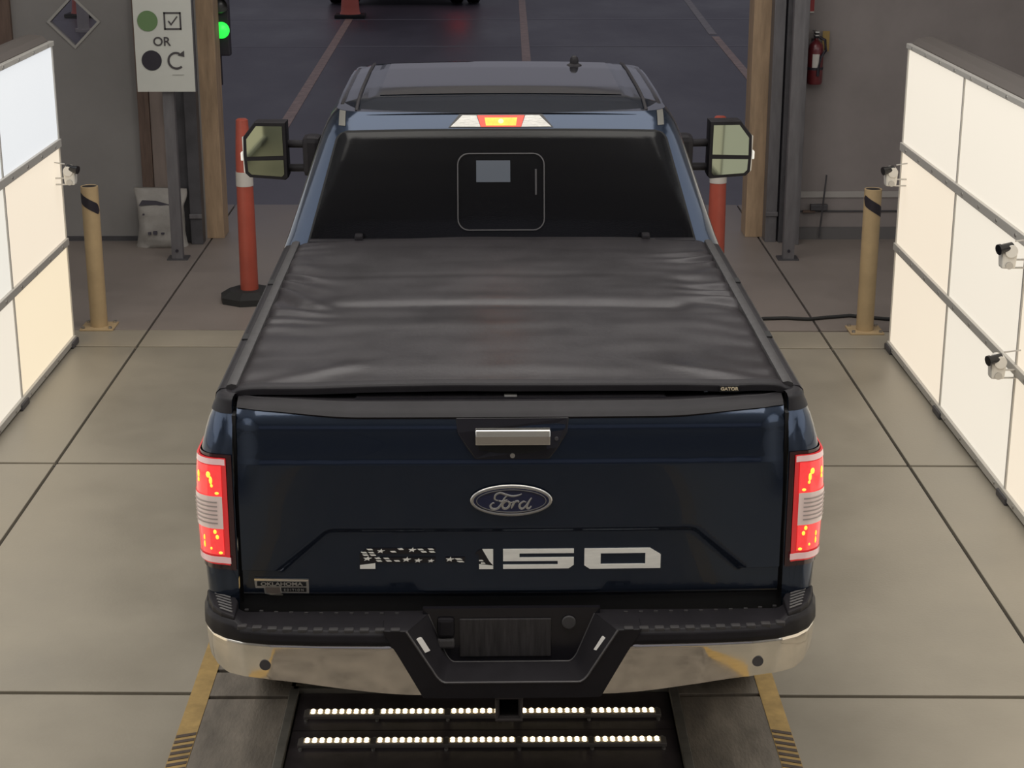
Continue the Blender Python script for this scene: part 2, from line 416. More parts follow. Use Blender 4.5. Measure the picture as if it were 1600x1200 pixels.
post('trim_10', -2.595, -2.46, WY - 0.09, WY - 0.005, 4.99, M_dksteel)
def channel(name, xc, yc, sgn):
    t = struct(empty(name, (xc, yc, 0)))
    B().box((0, 0, 1.5), (0.085, 0.012, 3.0)).obj('web', M_galv, t)
    for s in (-1, 1): B().box((s * 0.041, 0.028, 1.5), (0.006, 0.05, 3.0)).obj('flange', M_galv, t)
    B().box((-sgn * 0.0, 0.05, 0.006), (0.16, 0.14, 0.012)).obj('foot_plate', M_dksteel, t)
    B().cyl((0, -0.006, 0.075), (0, -0.014, 0.075), 0.012, n=8).obj('bolt', M_sblack, t)
    return t
channel('trim_11', -2.475, 13.42, 1); channel('trim_12', 2.30, 13.36, -1)
# collars on the dark posts
for x, y in ((-2.408, 13.95), (2.255, 13.99)):
    struct(B().box((x, y, 0.235), (0.10, 0.02, 0.035), bev=0.003).obj('trim_13', M_galv))
# left baseboard, right skirting layers
struct(B().box((-3.9, WY - 0.008, 0.012), (2.1, 0.014, 0.05)).obj('baseboard_left', M_dksteel))
struct(B().box((3.78, WY - 0.012, 0.05), (2.6, 0.02, 0.10)).obj('baseboard_right', mat('grey_base', (0.115, 0.108, 0.108), 0.6)))
struct(B().box((3.78, WY - 0.006, 0.37), (2.6, 0.010, 0.05), bev=0.003).obj('trim_14', mat('pale_seam', (0.36, 0.335, 0.315), 0.6)))
struct(B().box((3.78, WY - 0.006, 0.232), (2.6, 0.010, 0.012)).obj('trim_15', M_dksteel))

# ================================================================ LIGHT WALLS
def light_wall(name, sx, x, yfar, ncol, pitch, label, mats):
    t = empty(name, (x, yfar, 0))
    L = ncol * pitch
    rowsz = [(0.055, 0.66), (0.705, 1.295), (1.345, 1.925)]
    # housing behind
    prof = [(0.02, 0.02), (0.02, 1.955), (0.05, 1.985), (0.13, 1.995), (0.19, 1.98), (0.21, 1.94), (0.21, 0.02)]
    B().loft([[(sx * p[0], y, p[1]) for p in prof] for y in (0.0, -L)]).obj('housing', M_house, t)
    for k in range(ncol):
        for r, (z0, z1) in enumerate(rowsz):
            ya, yb = -k * pitch - 0.012, -(k + 1) * pitch + 0.012
            B().box((sx * 0.006, (ya + yb) / 2, (z0 + z1) / 2), (0.012, ya - yb, z1 - z0)).obj('diffuser_panel', mats[r][k % len(mats[r])], t)
    for z, h in ((0.036, 0.04), (0.682, 0.046), (1.32, 0.05), (1.94, 0.03)):
        B().box((-sx * 0.004, -L / 2, z), (0.03, L, h), bev=0.003).obj('rail', M_alu, t)
        n = int(L / 0.34)
        for i in range(n):
            if (i * 0.34) < L * 0.62:
                B().cyl((-sx * 0.018, -0.17 - i * 0.34, z), (-sx * 0.024, -0.17 - i * 0.34, z), 0.009, n=8).obj('screw', M_bolt, t)
    for k in range(ncol + 1):
        B().box((sx * 0.003, -k * pitch, 0.98), (0.02, 0.018 if k else 0.012, 1.9)).obj('mullion', M_alu, t)
    B().box((sx * 0.11, 0.012, 0.99), (0.2, 0.02, 1.92)).obj('end_cap', M_alu, t)
    for k in range(ncol + 1):
        y = -min(L - 0.05, max(0.06, k * pitch + 0.02))
        B().box((sx * 0.03, y, 0.02), (0.12, 0.16, 0.036), bev=0.006).obj('foot', M_dksteel, t)
    return tag(t, label, 'light panel')
pm = lambda i, c, s: panel_mat('diffuser_glow_%d' % i, c, s)
W1 = pm(1, (1.0, 0.865, 0.68), 0.80); W2 = pm(2, (0.95, 0.91, 0.81), 0.78); W3 = pm(3, (0.82, 0.85, 0.88), 0.84); W4 = pm(4, (1.0, 0.84, 0.59), 0.84)
W5 = pm(5, (0.96, 0.875, 0.735), 0.80)
light_wall('light_panel_wall', -1, -2.75, 11.07, 5, 1.325, 'glowing grid of light panels at the left frame edge, beside the left bollard', [[W4, W5], [W1, W2], [W3, W3]])
light_wall('light_panel_wall', 1, 2.555, 10.88, 5, 1.342, 'large glowing grid of light panels at the right, with two cameras on its face', [[W1, W5], [W1, W5], [W5, W5]])

# small cameras
def camera_unit(loc, face, arm, label, wires):
    t = empty('inspection_camera', loc)
    B().box((0, 0, 0.0), (0.066, 0.07, 0.088), bev=0.012, taper=1.15).obj('body', M_cambody, t)
    B().lathe([(0.0005, -0.048), (0.030, -0.048), (0.034, 0.0), (0.028, 0.04), (0.0005, 0.045)], (-face * 0.004, 0, 0.045), 'Y', 20).obj('dome', M_cambody, t, smooth=40)
    b = B().cyl((-face * 0.01, -0.02, 0.064), (face * 0.048, -0.042, 0.056), 0.022, n=18).cyl((face * 0.048, -0.042, 0.056), (face * 0.060, -0.046, 0.054), 0.026, n=18)
    b.obj('lens_barrel', M_camlens, t, smooth=40)
    B().cyl((0, -0.038, -0.025), (0, -0.043, -0.025), 0.018, n=14).obj('badge_ring', M_silver, t)
    B().tube([(-face * 0.03, 0, 0.085), (-face * 0.07, 0, 0.09), (arm[0], arm[1], 0.095)], 0.004).obj('cable', M_silver, t)
    for z in (-0.005, -0.045): B().tube([(-face * 0.03, 0, z), (arm[0], arm[1], z)], 0.005).obj('bracket_arm', M_silver, t)
    return tag(t, label, 'camera')
camera_unit((2.455, 10.72, 1.145), -1, (0.105, 0.0), 'small white camera on the far end of the right light wall', True)
camera_unit((2.445, 8.13, 1.25), -1, (0.115, 0.0), 'upper small white camera mounted in front of the right light panels', True)
camera_unit((2.445, 8.15, 0.695), -1, (0.115, 0.0), 'lower small white camera mounted in front of the right light panels', True)
camera_unit((-2.655, 10.92, 1.125), 1, (-0.10, 0.0), 'small white camera on the far end of the left light wall', True)

# ================================================================ BOLLARDS
def bollard(loc, label):
    t = empty('bollard', loc)
    r = 0.057; h = 0.965
    B().lathe([(r, 0.012), (r, h), (r - 0.004, h + 0.002), (r - 0.009, h), (r - 0.009, h - 0.03), (0.0005, h - 0.03)], (0, 0, 0), 'Z', 32).obj('post', M_bollard, t, smooth=40)
    B().lathe([(0.0005, h - 0.004), (r - 0.0095, h - 0.004), (r - 0.0095, h - 0.001), (0.0005, h - 0.0005)], (0, 0, 0), 'Z', 32).obj('hollow_shade', M_hole, t)  # black disc stands in for the shaded hollow of the pipe
    B().box((0, 0, 0.006), (0.225, 0.205, 0.012), bev=0.003).obj('base_plate', M_bollard, t)
    for sx in (-1, 1):
        for sy in (-1, 1): B().cyl((sx * 0.09, sy * 0.08, 0.012), (sx * 0.09, sy * 0.08, 0.026), 0.012, n=6).obj('anchor_bolt', M_bolt, t)
    def f(u, v):
        a = -PI / 2 + (u - 0.5) * 2.9
        zc = 0.855 - (u - 0.5) * 0.10
        hh = 0.036 * min(1, 8 * min(u, 1 - u) + 0.1)
        return (math.cos(a) * (r + 0.0015), math.sin(a) * (r + 0.0015), zc + (v - 0.5) * 2 * hh)
    B().grid(f, 20, 4).obj('black_band', M_sblack, t, smooth=60)
    return tag(t, label, 'bollard')
bollard((-2.668, 11.46, 0), 'yellow steel bollard standing beside the left light panels')
bollard((2.482, 11.31, 0), 'yellow steel bollard standing beside the right light panels, cable running behind its base')

# ================================================================ DELINEATORS
def delineator(loc, label, rz=0.2):
    t = empty('delineator_post', loc, rz)
    oct_ = [(math.cos(PI / 8 + k * PI / 4), math.sin(PI / 8 + k * PI / 4)) for k in range(8)]
    B().loft([[(c * 0.215, s * 0.205, 0.0) for c, s in oct_], [(c * 0.215, s * 0.205, 0.045) for c, s in oct_], [(c * 0.15, s * 0.14, 0.085) for c, s in oct_]]).obj('base', M_rubber, t)
    B().lathe([(0.064, 0.085), (0.061, 0.62), (0.055, 1.05), (0.047, 1.20), (0.042, 1.29), (0.03, 1.30), (0.001, 1.30)], (0, 0, 0), 'Z', 28).obj('tube', M_orange, t, smooth=40)
    for z0, z1 in ((0.83, 0.93),):
        r0 = 0.0645 - 0.0055 * 1; B().lathe([(r0 + 0.002, z0), (r0 + 0.0005, z1)], (0, 0, 0), 'Z', 28).obj('reflective_sleeve', M_reflect, t, smooth=40)
    return tag(t, label, 'delineator')
delineator((-1.745, 12.17, 0), 'orange delineator post with white sleeve and black base left of the truck')
delineator((1.585, 12.25, 0), 'orange delineator post mostly hidden behind the right side of the truck')

# ================================================================ CABLE ON FLOOR
cab_pts = [(1.3, 11.50), (1.65, 11.52), (1.85, 11.59), (2.0, 11.60), (2.15, 11.57), (2.3, 11.62), (2.45, 11.66), (2.6, 11.60), (2.75, 11.55), (2.95, 11.56)]
tag(B().tube([(x, y, 0.0125) for x, y in cab_pts], 0.0125).obj('floor_cable', M_rubber, smooth=60), 'black cable lying across the floor behind the right bollard', 'cable')

# ================================================================ SIGN
def disc_pts(cx, cz, r, n=36): return [(cx + r * math.cos(2 * PI * k / n), cz + r * math.sin(2 * PI * k / n)) for k in range(n)]
def flat(name, pts, m, parent, y=-0.003, th=0.003):
    return B().prism([(p[0], y, p[1]) for p in pts], [(p[0], y + th, p[1]) for p in pts]).obj(name, m, parent)
sg = empty('instruction_sign', (-2.468, 13.33, 1.323))
B().box((0, 0.012, 0.575), (0.435, 0.02, 1.15)).obj('board', M_sign, sg)
B().box((0.222, 0.022, 0.575), (0.010, 0.04, 1.15)).obj('side_frame', M_dksteel, sg)
SX = lambda px: (px - 257.0) * 0.00478
SZ = lambda py: (143 - py) * 0.00474
flat('green_dot', disc_pts(SX(233.5), SZ(32), 0.076), M_sgreen, sg)
flat('black_dot', disc_pts(SX(236.5), SZ(93.5), 0.075), M_sblack, sg)
def frame_sq(cx, cz, h, t, m, nm):
    for a, b_, c, d in ((-h, -h, h, -h + t), (-h, h - t, h, h), (-h, -h, -h + t, h), (h - t, -h, h, h)):
        flat(nm, [(cx + a, cz + b_), (cx + c, cz + b_), (cx + c, cz + d), (cx + a, cz + d)], m, sg)
frame_sq(SX(272.5), SZ(32), 0.065, 0.012, M_sdark, 'check_box')
cx, cz = SX(272.5), SZ(32)
flat('check_mark', [(cx - 0.035, cz - 0.002), (cx - 0.012, cz - 0.035), (cx + 0.04, cz + 0.03), (cx + 0.032, cz + 0.036), (cx - 0.011, cz - 0.018), (cx - 0.027, cz + 0.004)], M_sdark, sg)
text_mesh('OR', 0.092, 0.001, 'lettering_or', M_sdark, sg, Matrix.Translation((SX(254), -0.003, SZ(64.5))) @ UPRIGHT, bold=0.0012)
cx, cz = SX(275), SZ(94)
arc = [math.radians(a) for a in range(62, 322, 10)]
ro, ri = 0.066, 0.050
flat('turn_arrow', [(cx + ro * math.cos(a), cz + ro * math.sin(a)) for a in arc] + [(cx + ri * math.cos(a), cz + ri * math.sin(a)) for a in reversed(arc)], M_sdark, sg)
flat('arrow_head', [(cx + 0.012, cz + 0.040), (cx + 0.062, cz + 0.028), (cx + 0.062, cz + 0.076)], M_sdark, sg)
flat('faint_line', [(SX(268), SZ(116.5)), (SX(286), SZ(116.5)), (SX(286), SZ(115.5)), (SX(268), SZ(115.5))], M_sfaint, sg)
tag(sg, 'white instruction sign with green dot, check box, OR and turn arrow on the left post', 'sign')
B().box((0.0, 0.045, 0.55), (0.04, 0.05, 0.05)).obj('mount', M_galv, sg)

# ================================================================ SIGNAL LIGHT
sl = empty('signal_light', (-2.235, 14.60, 1.45))
B().box((0.0, 0.03, 0.27), (0.15, 0.10, 0.56), bev=0.012).obj('housing', M_sblack, sl)
B().lathe([(0.0005, -0.05), (0.05, -0.042), (0.066, -0.022), (0.066, 0.0)], (0.012, -0.02, 0.20), 'Y', 28).obj('green_lens', M_green_on, sl, smooth=50)
B().lathe([(0.0005, -0.05), (0.05, -0.042), (0.066, -0.022), (0.066, 0.0)], (0.012, -0.02, 0.40), 'Y', 28).obj('unlit_lens', mat('unlit_lens', (0.09, 0.09, 0.095), 0.3), sl, smooth=50)
for z in (0.20, 0.40):
    rings = []
    for y in (-0.02, -0.13):
        rings.append([(0.012 + 0.075 * math.cos(a), y, z + 0.075 * math.sin(a)) for a in [math.radians(d) for d in range(-10, 191, 10)]])
    if z > 0.3: B().loft(rings, caps=False, closed=False).obj('visor', M_sblack, sl, solid=0.004)
B().box((-0.02, 0.03, -0.10), (0.03, 0.03, 0.3)).obj('conduit', M_sblack, sl)
tag(sl, 'signal light with lit green lens behind the left tan column', 'signal light')

# ================================================================ SANDBAG
sb = empty('white_sack', (-2.68, 13.93, 0.0))
def bagf(th, v):
    z = v * 0.47
    wv = 0.212 - 0.034 * math.sin(PI * min(1, v / 0.92)) ** 0.8
    dp = 0.13 * (1 - 0.85 * sstep(0.55, 1.0, v)) * (0.75 + 0.25 * sstep(0, 0.2, v))
    c, s = math.cos(th), math.sin(th)
    x = wv * math.copysign(abs(c) ** 0.6, c); y = dp * math.copysign(abs(s) ** 0.8, s)
    n = noise.noise(Vector((x * 8, y * 8, z * 10))) * 0.024
    return (x * (1 + n * 3), y + n, max(0.001, z + (noise.noise(Vector((x * 7, 3, 1))) * 0.02 if v > 0.6 else 0)))
B().loft([[bagf(2 * PI * k / 28, v / 16) for k in range(28)] for v in range(17)]).obj('sack_body', M_bag, sb, smooth=80)
B().loft([[(x, bagf(math.acos(max(-1, min(1, x / 0.21))) * -1 if False else -PI / 2, 0.80)[1] - 0.02 - 0.004 * k, z) for x, z in ((-0.16, 0.345), (-0.13, 0.39), (-0.02, 0.385), (0.10, 0.35), (0.10, 0.325), (-0.02, 0.352), (-0.10, 0.350))] for k in (0, 1)]).obj('open_fold', M_bagprint, sb)
for (x, z, wd, h) in ((-0.075, 0.13, 0.022, 0.022), (-0.03, 0.135, 0.03, 0.026), (-0.115, 0.285, 0.012, 0.012), (0.03, 0.13, 0.025, 0.012)):
    B().box((x, -0.142, z), (wd, 0.02, h)).obj('print_mark', M_bagprint, sb)
tag(sb, 'white woven sack standing behind the steel channel at the left column', 'sack')

# ================================================================ FIRE EXTINGUISHER
fe = empty('fire_extinguisher', (2.555, WY - 0.085, 1.28))
B().lathe([(0.001, 0.0), (0.055, 0.0), (0.062, 0.015), (0.062, 0.27), (0.055, 0.31), (0.03, 0.335), (0.018, 0.345), (0.018, 0.36), (0.001, 0.36)], (0, 0, 0), 'Z', 24).obj('cylinder', M_ext_red, fe, smooth=40)
def exl(u, v):
    a = -PI / 2 - 0.55 + u * 0.9; return (0.0635 * math.cos(a), 0.0635 * math.sin(a), 0.13 + v * 0.11)
B().grid(exl, 8, 1).obj('paper_label', M_reflect, fe, smooth=60)
B().lathe([(0.0632, 0.115), (0.0645, 0.115), (0.0645, 0.135), (0.0632, 0.135)], (0, 0, 0), 'Z', 24).obj('strap', M_sblack, fe)
B().tube([(0.02, -0.03, 0.37), (0.06, -0.05, 0.35), (0.07, -0.055, 0.27), (0.03, -0.068, 0.22), (0.015, -0.072, 0.13), (0.012, -0.072, 0.07)], 0.012).obj('hose', M_sblack, fe, smooth=60)
B().box((0, 0, 0.385), (0.035, 0.045, 0.05), bev=0.006).obj('valve', M_sblack, fe)
B().box((-0.01, -0.03, 0.415), (0.03, 0.12, 0.012)).box((-0.01, -0.03, 0.39), (0.025, 0.11, 0.01)).obj('handle', M_silver, fe)
B().box((0.085, 0.05, 0.33), (0.055, 0.004, 0.16)).obj('inspection_tag', M_ext_yel, fe)
tag(fe, 'red fire extinguisher hanging on the right wall', 'extinguisher')
B().box((0, 0.06, 0.2), (0.05, 0.045, 0.3)).obj('wall_bracket', M_dksteel, fe)
fs = empty('extinguisher_sign', (2.50, WY - 0.02, 1.83))
B().box((0, 0.008, 0.16), (0.075, 0.02, 0.32)).obj('board', M_sign, fs)
flat('red_wedge', [(-0.037, 0.012), (0.037, 0.012), (0.037, 0.20), (0.012, 0.11)], M_signred, fs)
tag(fs, 'small red and white sign above the fire extinguisher', 'sign')
# latch rod on right wall
lr = empty('latch_rod', (2.685, WY - 0.05, 0.02))
B().cyl((-0.02, 0, 0.0), (0.016, 0, 0.52), 0.007, n=10).obj('rod', M_dksteel, lr)
B().box((-0.03, 0.02, 0.25), (0.14, 0.045, 0.05), bev=0.006).obj('bracket', M_dksteel, lr)
B().box((-0.11, 0.025, 0.215), (0.10, 0.02, 0.018)).obj('hook', M_wood, lr)
tag(lr, 'thin dark latch rod with bracket on the right wall', 'latch rod')

# ================================================================ OUTSIDE THINGS
def traffic_cone(loc, label):
    t = empty('traffic_cone', loc)
    B().box((0, 0, 0.035), (0.55, 0.45, 0.07), bev=0.02).obj('base', M_rubber, t)
    B().lathe([(0.19, 0.07), (0.17, 0.12), (0.165, 0.2), (0.13, 0.6), (0.06, 1.0), (0.055, 1.02), (0.001, 1.02)], (0, 0, 0), 'Z', 24).obj('cone_body', mat('cone_orange', (0.70, 0.17, 0.12), 0.5), t, smooth=40)
    B().lathe([(0.147, 0.45), (0.131, 0.60)], (0, 0, 0), 'Z', 24).obj('reflective_sleeve', M_reflect, t, smooth=40)
    return tag(t, label, 'traffic cone')
traffic_cone((-2.60, 32.5, -0.01), 'orange traffic cone on the asphalt beside the dark parked vehicle')
traffic_cone((-7.52, 32.7, -0.01), 'orange traffic cone seen through the diamond window')
wp = empty('white_marker_post', (-6.93, 30.2, -0.01))
B().cyl((0, 0, 0), (0, 0, 1.1), 0.10, n=16).obj('tube', M_reflect, wp, smooth=40)
B().cyl((0, 0, 0), (0, 0, 0.05), 0.14, n=16).obj('foot', M_reflect, wp)
tag(wp, 'pale marker post seen through the diamond window', 'marker post')
bt = empty('box_truck', (-1.74, 35.4, -0.01))
for s in (-1, 1):
    for dx in (1.35, 1.02):
        B().lathe([(0.25, -0.13), (0.40, -0.135), (0.455, -0.10), (0.46, 0.0), (0.455, 0.10), (0.40, 0.135), (0.25, 0.13)], (s * dx, 0, 0.46), 'X', 32).obj('tyre', M_truck_dark, bt, smooth=40)
    B().box((s * 1.08, -0.62, 0.42), (0.5, 0.02, 0.6)).obj('mud_flap', M_truck_dark, bt)
    B().box((s * 1.05, -0.93, 0.78), (0.30, 0.05, 0.12)).obj('tail_lamp', M_tail_far, bt)
B().box((0, 0, 0.46), (2.0, 0.14, 0.14)).obj('axle', M_truck_dark, bt)
B().box((0, 2.2, 0.80), (2.3, 6.2, 0.22)).obj('chassis', M_truck_dark, bt)
B().box((0, 2.0, 2.15), (2.5, 5.8, 2.45), bev=0.03).obj('cargo_box', M_truck_dark, bt)
B().box((0, -0.50, 0.36), (2.5, 0.10, 0.50)).obj('underside_shade', M_truck_dark, bt)  # black box stands in for the dark shade under the truck
B().box((0, 6.0, 1.35), (2.1, 1.7, 1.7), bev=0.1).obj('cab', M_truck_dark, bt)
tag(bt, 'dark truck parked on the asphalt beyond the exit, only its tyres showing', 'truck')

# ================================================================ PICKUP TRUCK  (local: x right, y forward from tailgate face, z up)
TK = empty('pickup_truck', (0.053, 5.31, 0), 0.0070)
tag(TK, 'dark blue pickup truck with black bed cover and lit red tail lamps', 'pickup truck')

# ---- bed side surfaces
BW = [(0.58, 0.975), (0.64, 0.990), (0.74, 1.004), (0.85, 1.010), (1.0, 1.014), (1.12, 1.016), (1.22, 1.012), (1.28, 1.004), (1.33, 0.993), (1.38, 0.978), (1.42, 0.960), (1.445, 0.945)]
def bed_y0(z): return 0.0 + 0.055 * sstep(1.27, 1.46, z) ** 1.2 - 0.0 * z
def bed_pt(s, u, z, off=0.0, y1=2.235):
    # u in metres along the plan curve from the tailgate gap, round the corner and forward
    wv = lerp(BW, z); y0 = bed_y0(z); xi = 0.893; r = 0.075
    flatl = wv - r - xi
    if u < flatl:
        x, y, nx, ny = xi + u, y0 + 0.010 * (u / flatl) ** 2, 0.1, -1
    elif u < flatl + r * PI / 2:
        a = (u - flatl) / r; x = wv - r + r * math.sin(a); y = y0 + 0.010 + r * (1 - math.cos(a)); nx, ny = math.sin(a), -math.cos(a)
    else:
        x = wv; y = y0 + 0.010 + r + (u - flatl - r * PI / 2); nx, ny = 1, 0
    l = math.hypot(nx, ny)
    return (s * (x + off * nx / l), min(y, y1) + off * ny / l, z)
AX_R, AX_F, WR = 1.08, 5.06, 0.395
us = [0, 0.02, 0.03] + [0.03 + 0.012 * k for k in range(1, 16)] + [0.25, 0.3]
ys = [0.4 + 0.05 * k for k in range(0, 38)]
for s in (-1, 1):
    b = B(); zt = 1.445; nz = 26; cols = []
    allu = us + ys
    for u in allu:
        p = bed_pt(s, u, 1.0); yy = p[1]
        dy = abs(yy - AX_R)
        zl = 0.60
        if dy < 0.50: zl = max(zl, WR + math.sqrt(max(0, 0.50 ** 2 - dy ** 2)) * 0.98)
        cols.append([b.bm.verts.new(Vector(bed_pt(s, u, zl + (zt - zl) * j / nz))) for j in range(nz + 1)])
    for a, c in zip(cols, cols[1:]):
        for j in range(nz): b.bm.faces.new((a[j], c[j], c[j + 1], a[j + 1]))
    b.obj('bed_side', M_paint, TK, smooth=60)
    # wheel arch lip
    arcp = [(s * 1.006, AX_R + 0.5 * math.cos(a), WR + 0.49 * math.sin(a)) for a in [math.radians(d) for d in range(25, 156, 10)]]
    B().tube(arcp, 0.011).obj('arch_lip', M_paint, TK, smooth=60)
    # seam between bed side and tailgate
    B().box((s * 0.8885, 0.055, 1.08), (0.011, 0.05, 0.65)).obj('jamb', M_seam, TK)
    # rail cap: black plastic strip on top of bed side, wrapping the rear corner
    prof = [(0.905, 1.448), (0.925, 1.462), (0.946, 1.459), (0.9585, 1.446), (0.9625, 1.426), (0.956, 1.424), (0.938, 1.44)]
    rings = []
    for y in (0.150, 0.3, 1.0, 1.6, 2.225):
        rings.append([(s * x, y, z) for x, z in prof])
    B().loft(rings).obj('rail_cap', M_black, TK, smooth=50)
    CP = [(0.004, 1.406), (0.006, 1.43), (0.0, 1.447), (-0.012, 1.456), (-0.03, 1.460), (-0.05, 1.455)]
    def capcorner(u, v):
        k = v * (len(CP) - 1); i = min(int(k), len(CP) - 2); t = k - i
        off = CP[i][0] + (CP[i + 1][0] - CP[i][0]) * t; z = CP[i][1] + (CP[i + 1][1] - CP[i][1]) * t
        p = bed_pt(s, 0.002 + u * 0.30, min(z, 1.43), off); return (p[0], p[1], z)
    B().grid(capcorner, 34, 15).obj('rail_corner', M_black, TK, smooth=70)
    B().prism([(s * 0.893, 0.11, 1.454), (s * 0.92, 0.11, 1.455), (s * 0.92, 0.24, 1.456), (s * 0.893, 0.24, 1.455)], [(s * 0.893, 0.11, 1.42), (s * 0.92, 0.11, 1.42), (s * 0.92, 0.24, 1.42), (s * 0.893, 0.24, 1.42)]).obj('rail_corner_fill', M_black, TK)
    # stake pocket plugs
    for y in (0.75, 1.55): B().box((s * 0.936, y, 1.4625), (0.022, 0.07, 0.006)).obj('stake_plug', M_seam, TK)

# ---- tail lamps
def patch(s, u0, u1, z0, z1, off, nu, nz, zslope=0.0):
    b = B(); b.grid(lambda u, v: bed_pt(s, u0 + (u1 - u0) * u, z0 + (z1 - z0) * v + zslope * (u0 + (u1 - u0) * u), off), nu, nz); return b
for s in (-1, 1):
    lamp = empty('tail_lamp', (0, 0, 0)); lamp.parent = TK; lamp['label'] = ('left' if s < 0 else 'right') + ' tail lamp, red and clear, lit'
    patch(s, 0.004, 0.36, 0.884, 1.283, 0.0045, 34, 10).obj('lamp_housing', mat('lamp_smoke', (0.035, 0.006, 0.010), 0.15, coat=0.6), lamp, smooth=70)
    patch(s, 0.022, 0.35, 0.902, 1.272, 0.008, 34, 10).obj('red_edge', M_red_dim, lamp, smooth=70)
    patch(s, 0.038, 0.345, 1.138, 1.246, 0.012, 32, 6).obj('red_lens', M_red_lens, lamp, smooth=70)
    patch(s, 0.040, 0.345, 0.938, 1.036, 0.012, 32, 6).obj('red_lens', M_red_lens, lamp, smooth=70)
    patch(s, 0.024, 0.33, 1.250, 1.270, 0.014, 32, 2).obj('reflector_bar', M_pink_bar, lamp, smooth=70)
    patch(s, 0.018, 0.33, 0.910, 0.932, 0.014, 32, 2).obj('reflector_bar', M_pink_bar, lamp, smooth=70)
    cl = patch(s, 0.038, 0.20, 1.030, 1.142, 0.015, 24, 6).obj('clear_lens', M_clear_lens, lamp, smooth=70)
    for k in range(6):
        z = 1.047 + k * 0.0145
        patch(s, 0.055, 0.16, z, z + 0.005, 0.0175, 18, 1).obj('lens_rib', M_lens_rib, cl, smooth=70)
    for (u, z, ru, rz) in ((0.078, 1.214, 0.007, 0.011), (0.071, 1.195, 0.005, 0.014), (0.069, 1.177, 0.004, 0.006), (0.055, 1.152, 0.006, 0.005), (0.118, 1.208, 0.005, 0.013), (0.118, 1.188, 0.004, 0.008),
                          (0.066, 1.018, 0.005, 0.008), (0.060, 1.000, 0.005, 0.008), (0.104, 0.992, 0.003, 0.010), (0.104, 0.968, 0.003, 0.012), (0.052, 0.945, 0.006, 0.005), (0.080, 0.958, 0.0035, 0.005)):
        b = B()
        def hot(a, v, u=u, z=z, ru=ru, rz=rz):
            r = math.sin(v * PI / 2); return bed_pt(s, u + ru * r * math.cos(2 * PI * a), z + rz * r * math.sin(2 * PI * a), 0.0125 + 0.003 * math.cos(v * PI / 2))
        b.grid(hot, 10, 4).obj('bulb_glint', M_hot, lamp, smooth=70)

# ---- tailgate
def tg_y(x, z):
    y = -0.012 * (1 - (x / 0.885) ** 2)
    y += 0.045 * max(0, (z - 1.365) / 0.05) ** 1.6 * 0.55                  # upper bevel leans in
    y += 0.010 * sstep(1.24, 1.38, z)                                       # upper panel faces slightly up
    y += 0.022 * sstep(0.80, 0.885, abs(x)) * sstep(1.10, 1.30, z)           # corners turn forward
    d = 0.014                                                                # stamped lower trapezoid
    xin = 0.60 + (1.016 - z) / (1.016 - 0.88) * 0.155 if z > 0.88 else 2.0
    ins = (1 - sstep(-0.010, 0.012, abs(x) - xin)) if z > 0.88 else 1.0
    ins *= 1 - sstep(1.010, 1.030, z)
    y += d * ins
    y += 0.03 * (1 - sstep(0.765, 0.80, z))
    y -= 0.0025 * (1 - sstep(1.254, 1.262, z)) * sstep(1.03, 1.25, z)
    return y
def tg_top(x): return 1.398 + 0.024 * sstep(0.48, 0.87, abs(x))
def tgf(u, v):
    x = -0.8805 + 1.761 * u; z = 0.765 + (tg_top(x) - 0.765) * v
    return (x, tg_y(x, z), z)
tg = empty('tailgate', (0, 0, 0)); tg.parent = TK
bz = B(); bz.grid(tgf, 150, 90)
bz.obj('gate_skin', M_paint, tg, smooth=50)
B().box((0, 0.075, 1.08), (1.755, 0.05, 0.63)).obj('gate_core', M_seam, tg)
# black cap (spoiler) on top of the gate
def capf(u, v):
    x = -0.8805 + 1.761 * u
    zt = tg_top(x); y0 = tg_y(x, zt)
    prof = [(-0.002, -0.001), (-0.006, 0.006), (0.012, 0.022), (0.048, 0.036), (0.056, 0.040), (0.062, 0.036), (0.135, 0.034), (0.14, 0.0)]
    k = v * (len(prof) - 1); i = min(int(k), len(prof) - 2); t = k - i
    dy = prof[i][0] + (prof[i + 1][0] - prof[i][0]) * t; dz = prof[i][1] + (prof[i + 1][1] - prof[i][1]) * t
    lvl = (1.398 - zt) * min(1, v * 2.0)
    return (x, y0 + dy, zt + dz + lvl * 0.6)
cap = B().grid(capf, 60, 14).obj('gate_cap', M_black, tg, smooth=40)
B().box((0, 0.125, 1.4345), (1.01, 0.045, 0.006), bev=0.002).obj('ribbed_insert', M_black_gloss, cap)
for k in range(4): B().box((0, 0.107 + 0.012 * k, 1.4385), (1.0, 0.004, 0.003)).obj('insert_rib', M_black, cap)
B().box((0.0, 0.118, 1.441), (0.042, 0.03, 0.006), bev=0.003).obj('latch_mark', M_silver, cap)
# handle bezel
zb = [(-0.178, 1.403), (0.186, 1.403), (0.180, 1.355), (0.150, 1.305), (0.122, 1.268), (-0.115, 1.268), (-0.142, 1.305), (-0.172, 1.355)]
hb = B(); hb.prism([(x, tg_y(x, z) - 0.007, z) for x, z in zb], [(x, tg_y(x, z) + 0.03, z) for x, z in zb])
hb = hb.obj('handle_bezel', M_black_gloss, tg, bevel=0.004)
B().prism([(x, tg_y(x, z) - 0.0075, z) for x, z in ((-0.112, 1.36), (0.12, 1.36), (0.112, 1.30), (0.05, 1.288), (-0.04, 1.288), (-0.104, 1.30))],
          [(x, tg_y(x, z) + 0.01, z) for x, z in ((-0.112, 1.36), (0.12, 1.36), (0.112, 1.30), (0.05, 1.288), (-0.04, 1.288), (-0.104, 1.30))]).obj('handle_recess', M_seam, hb)
hy = tg_y(0, 1.35)
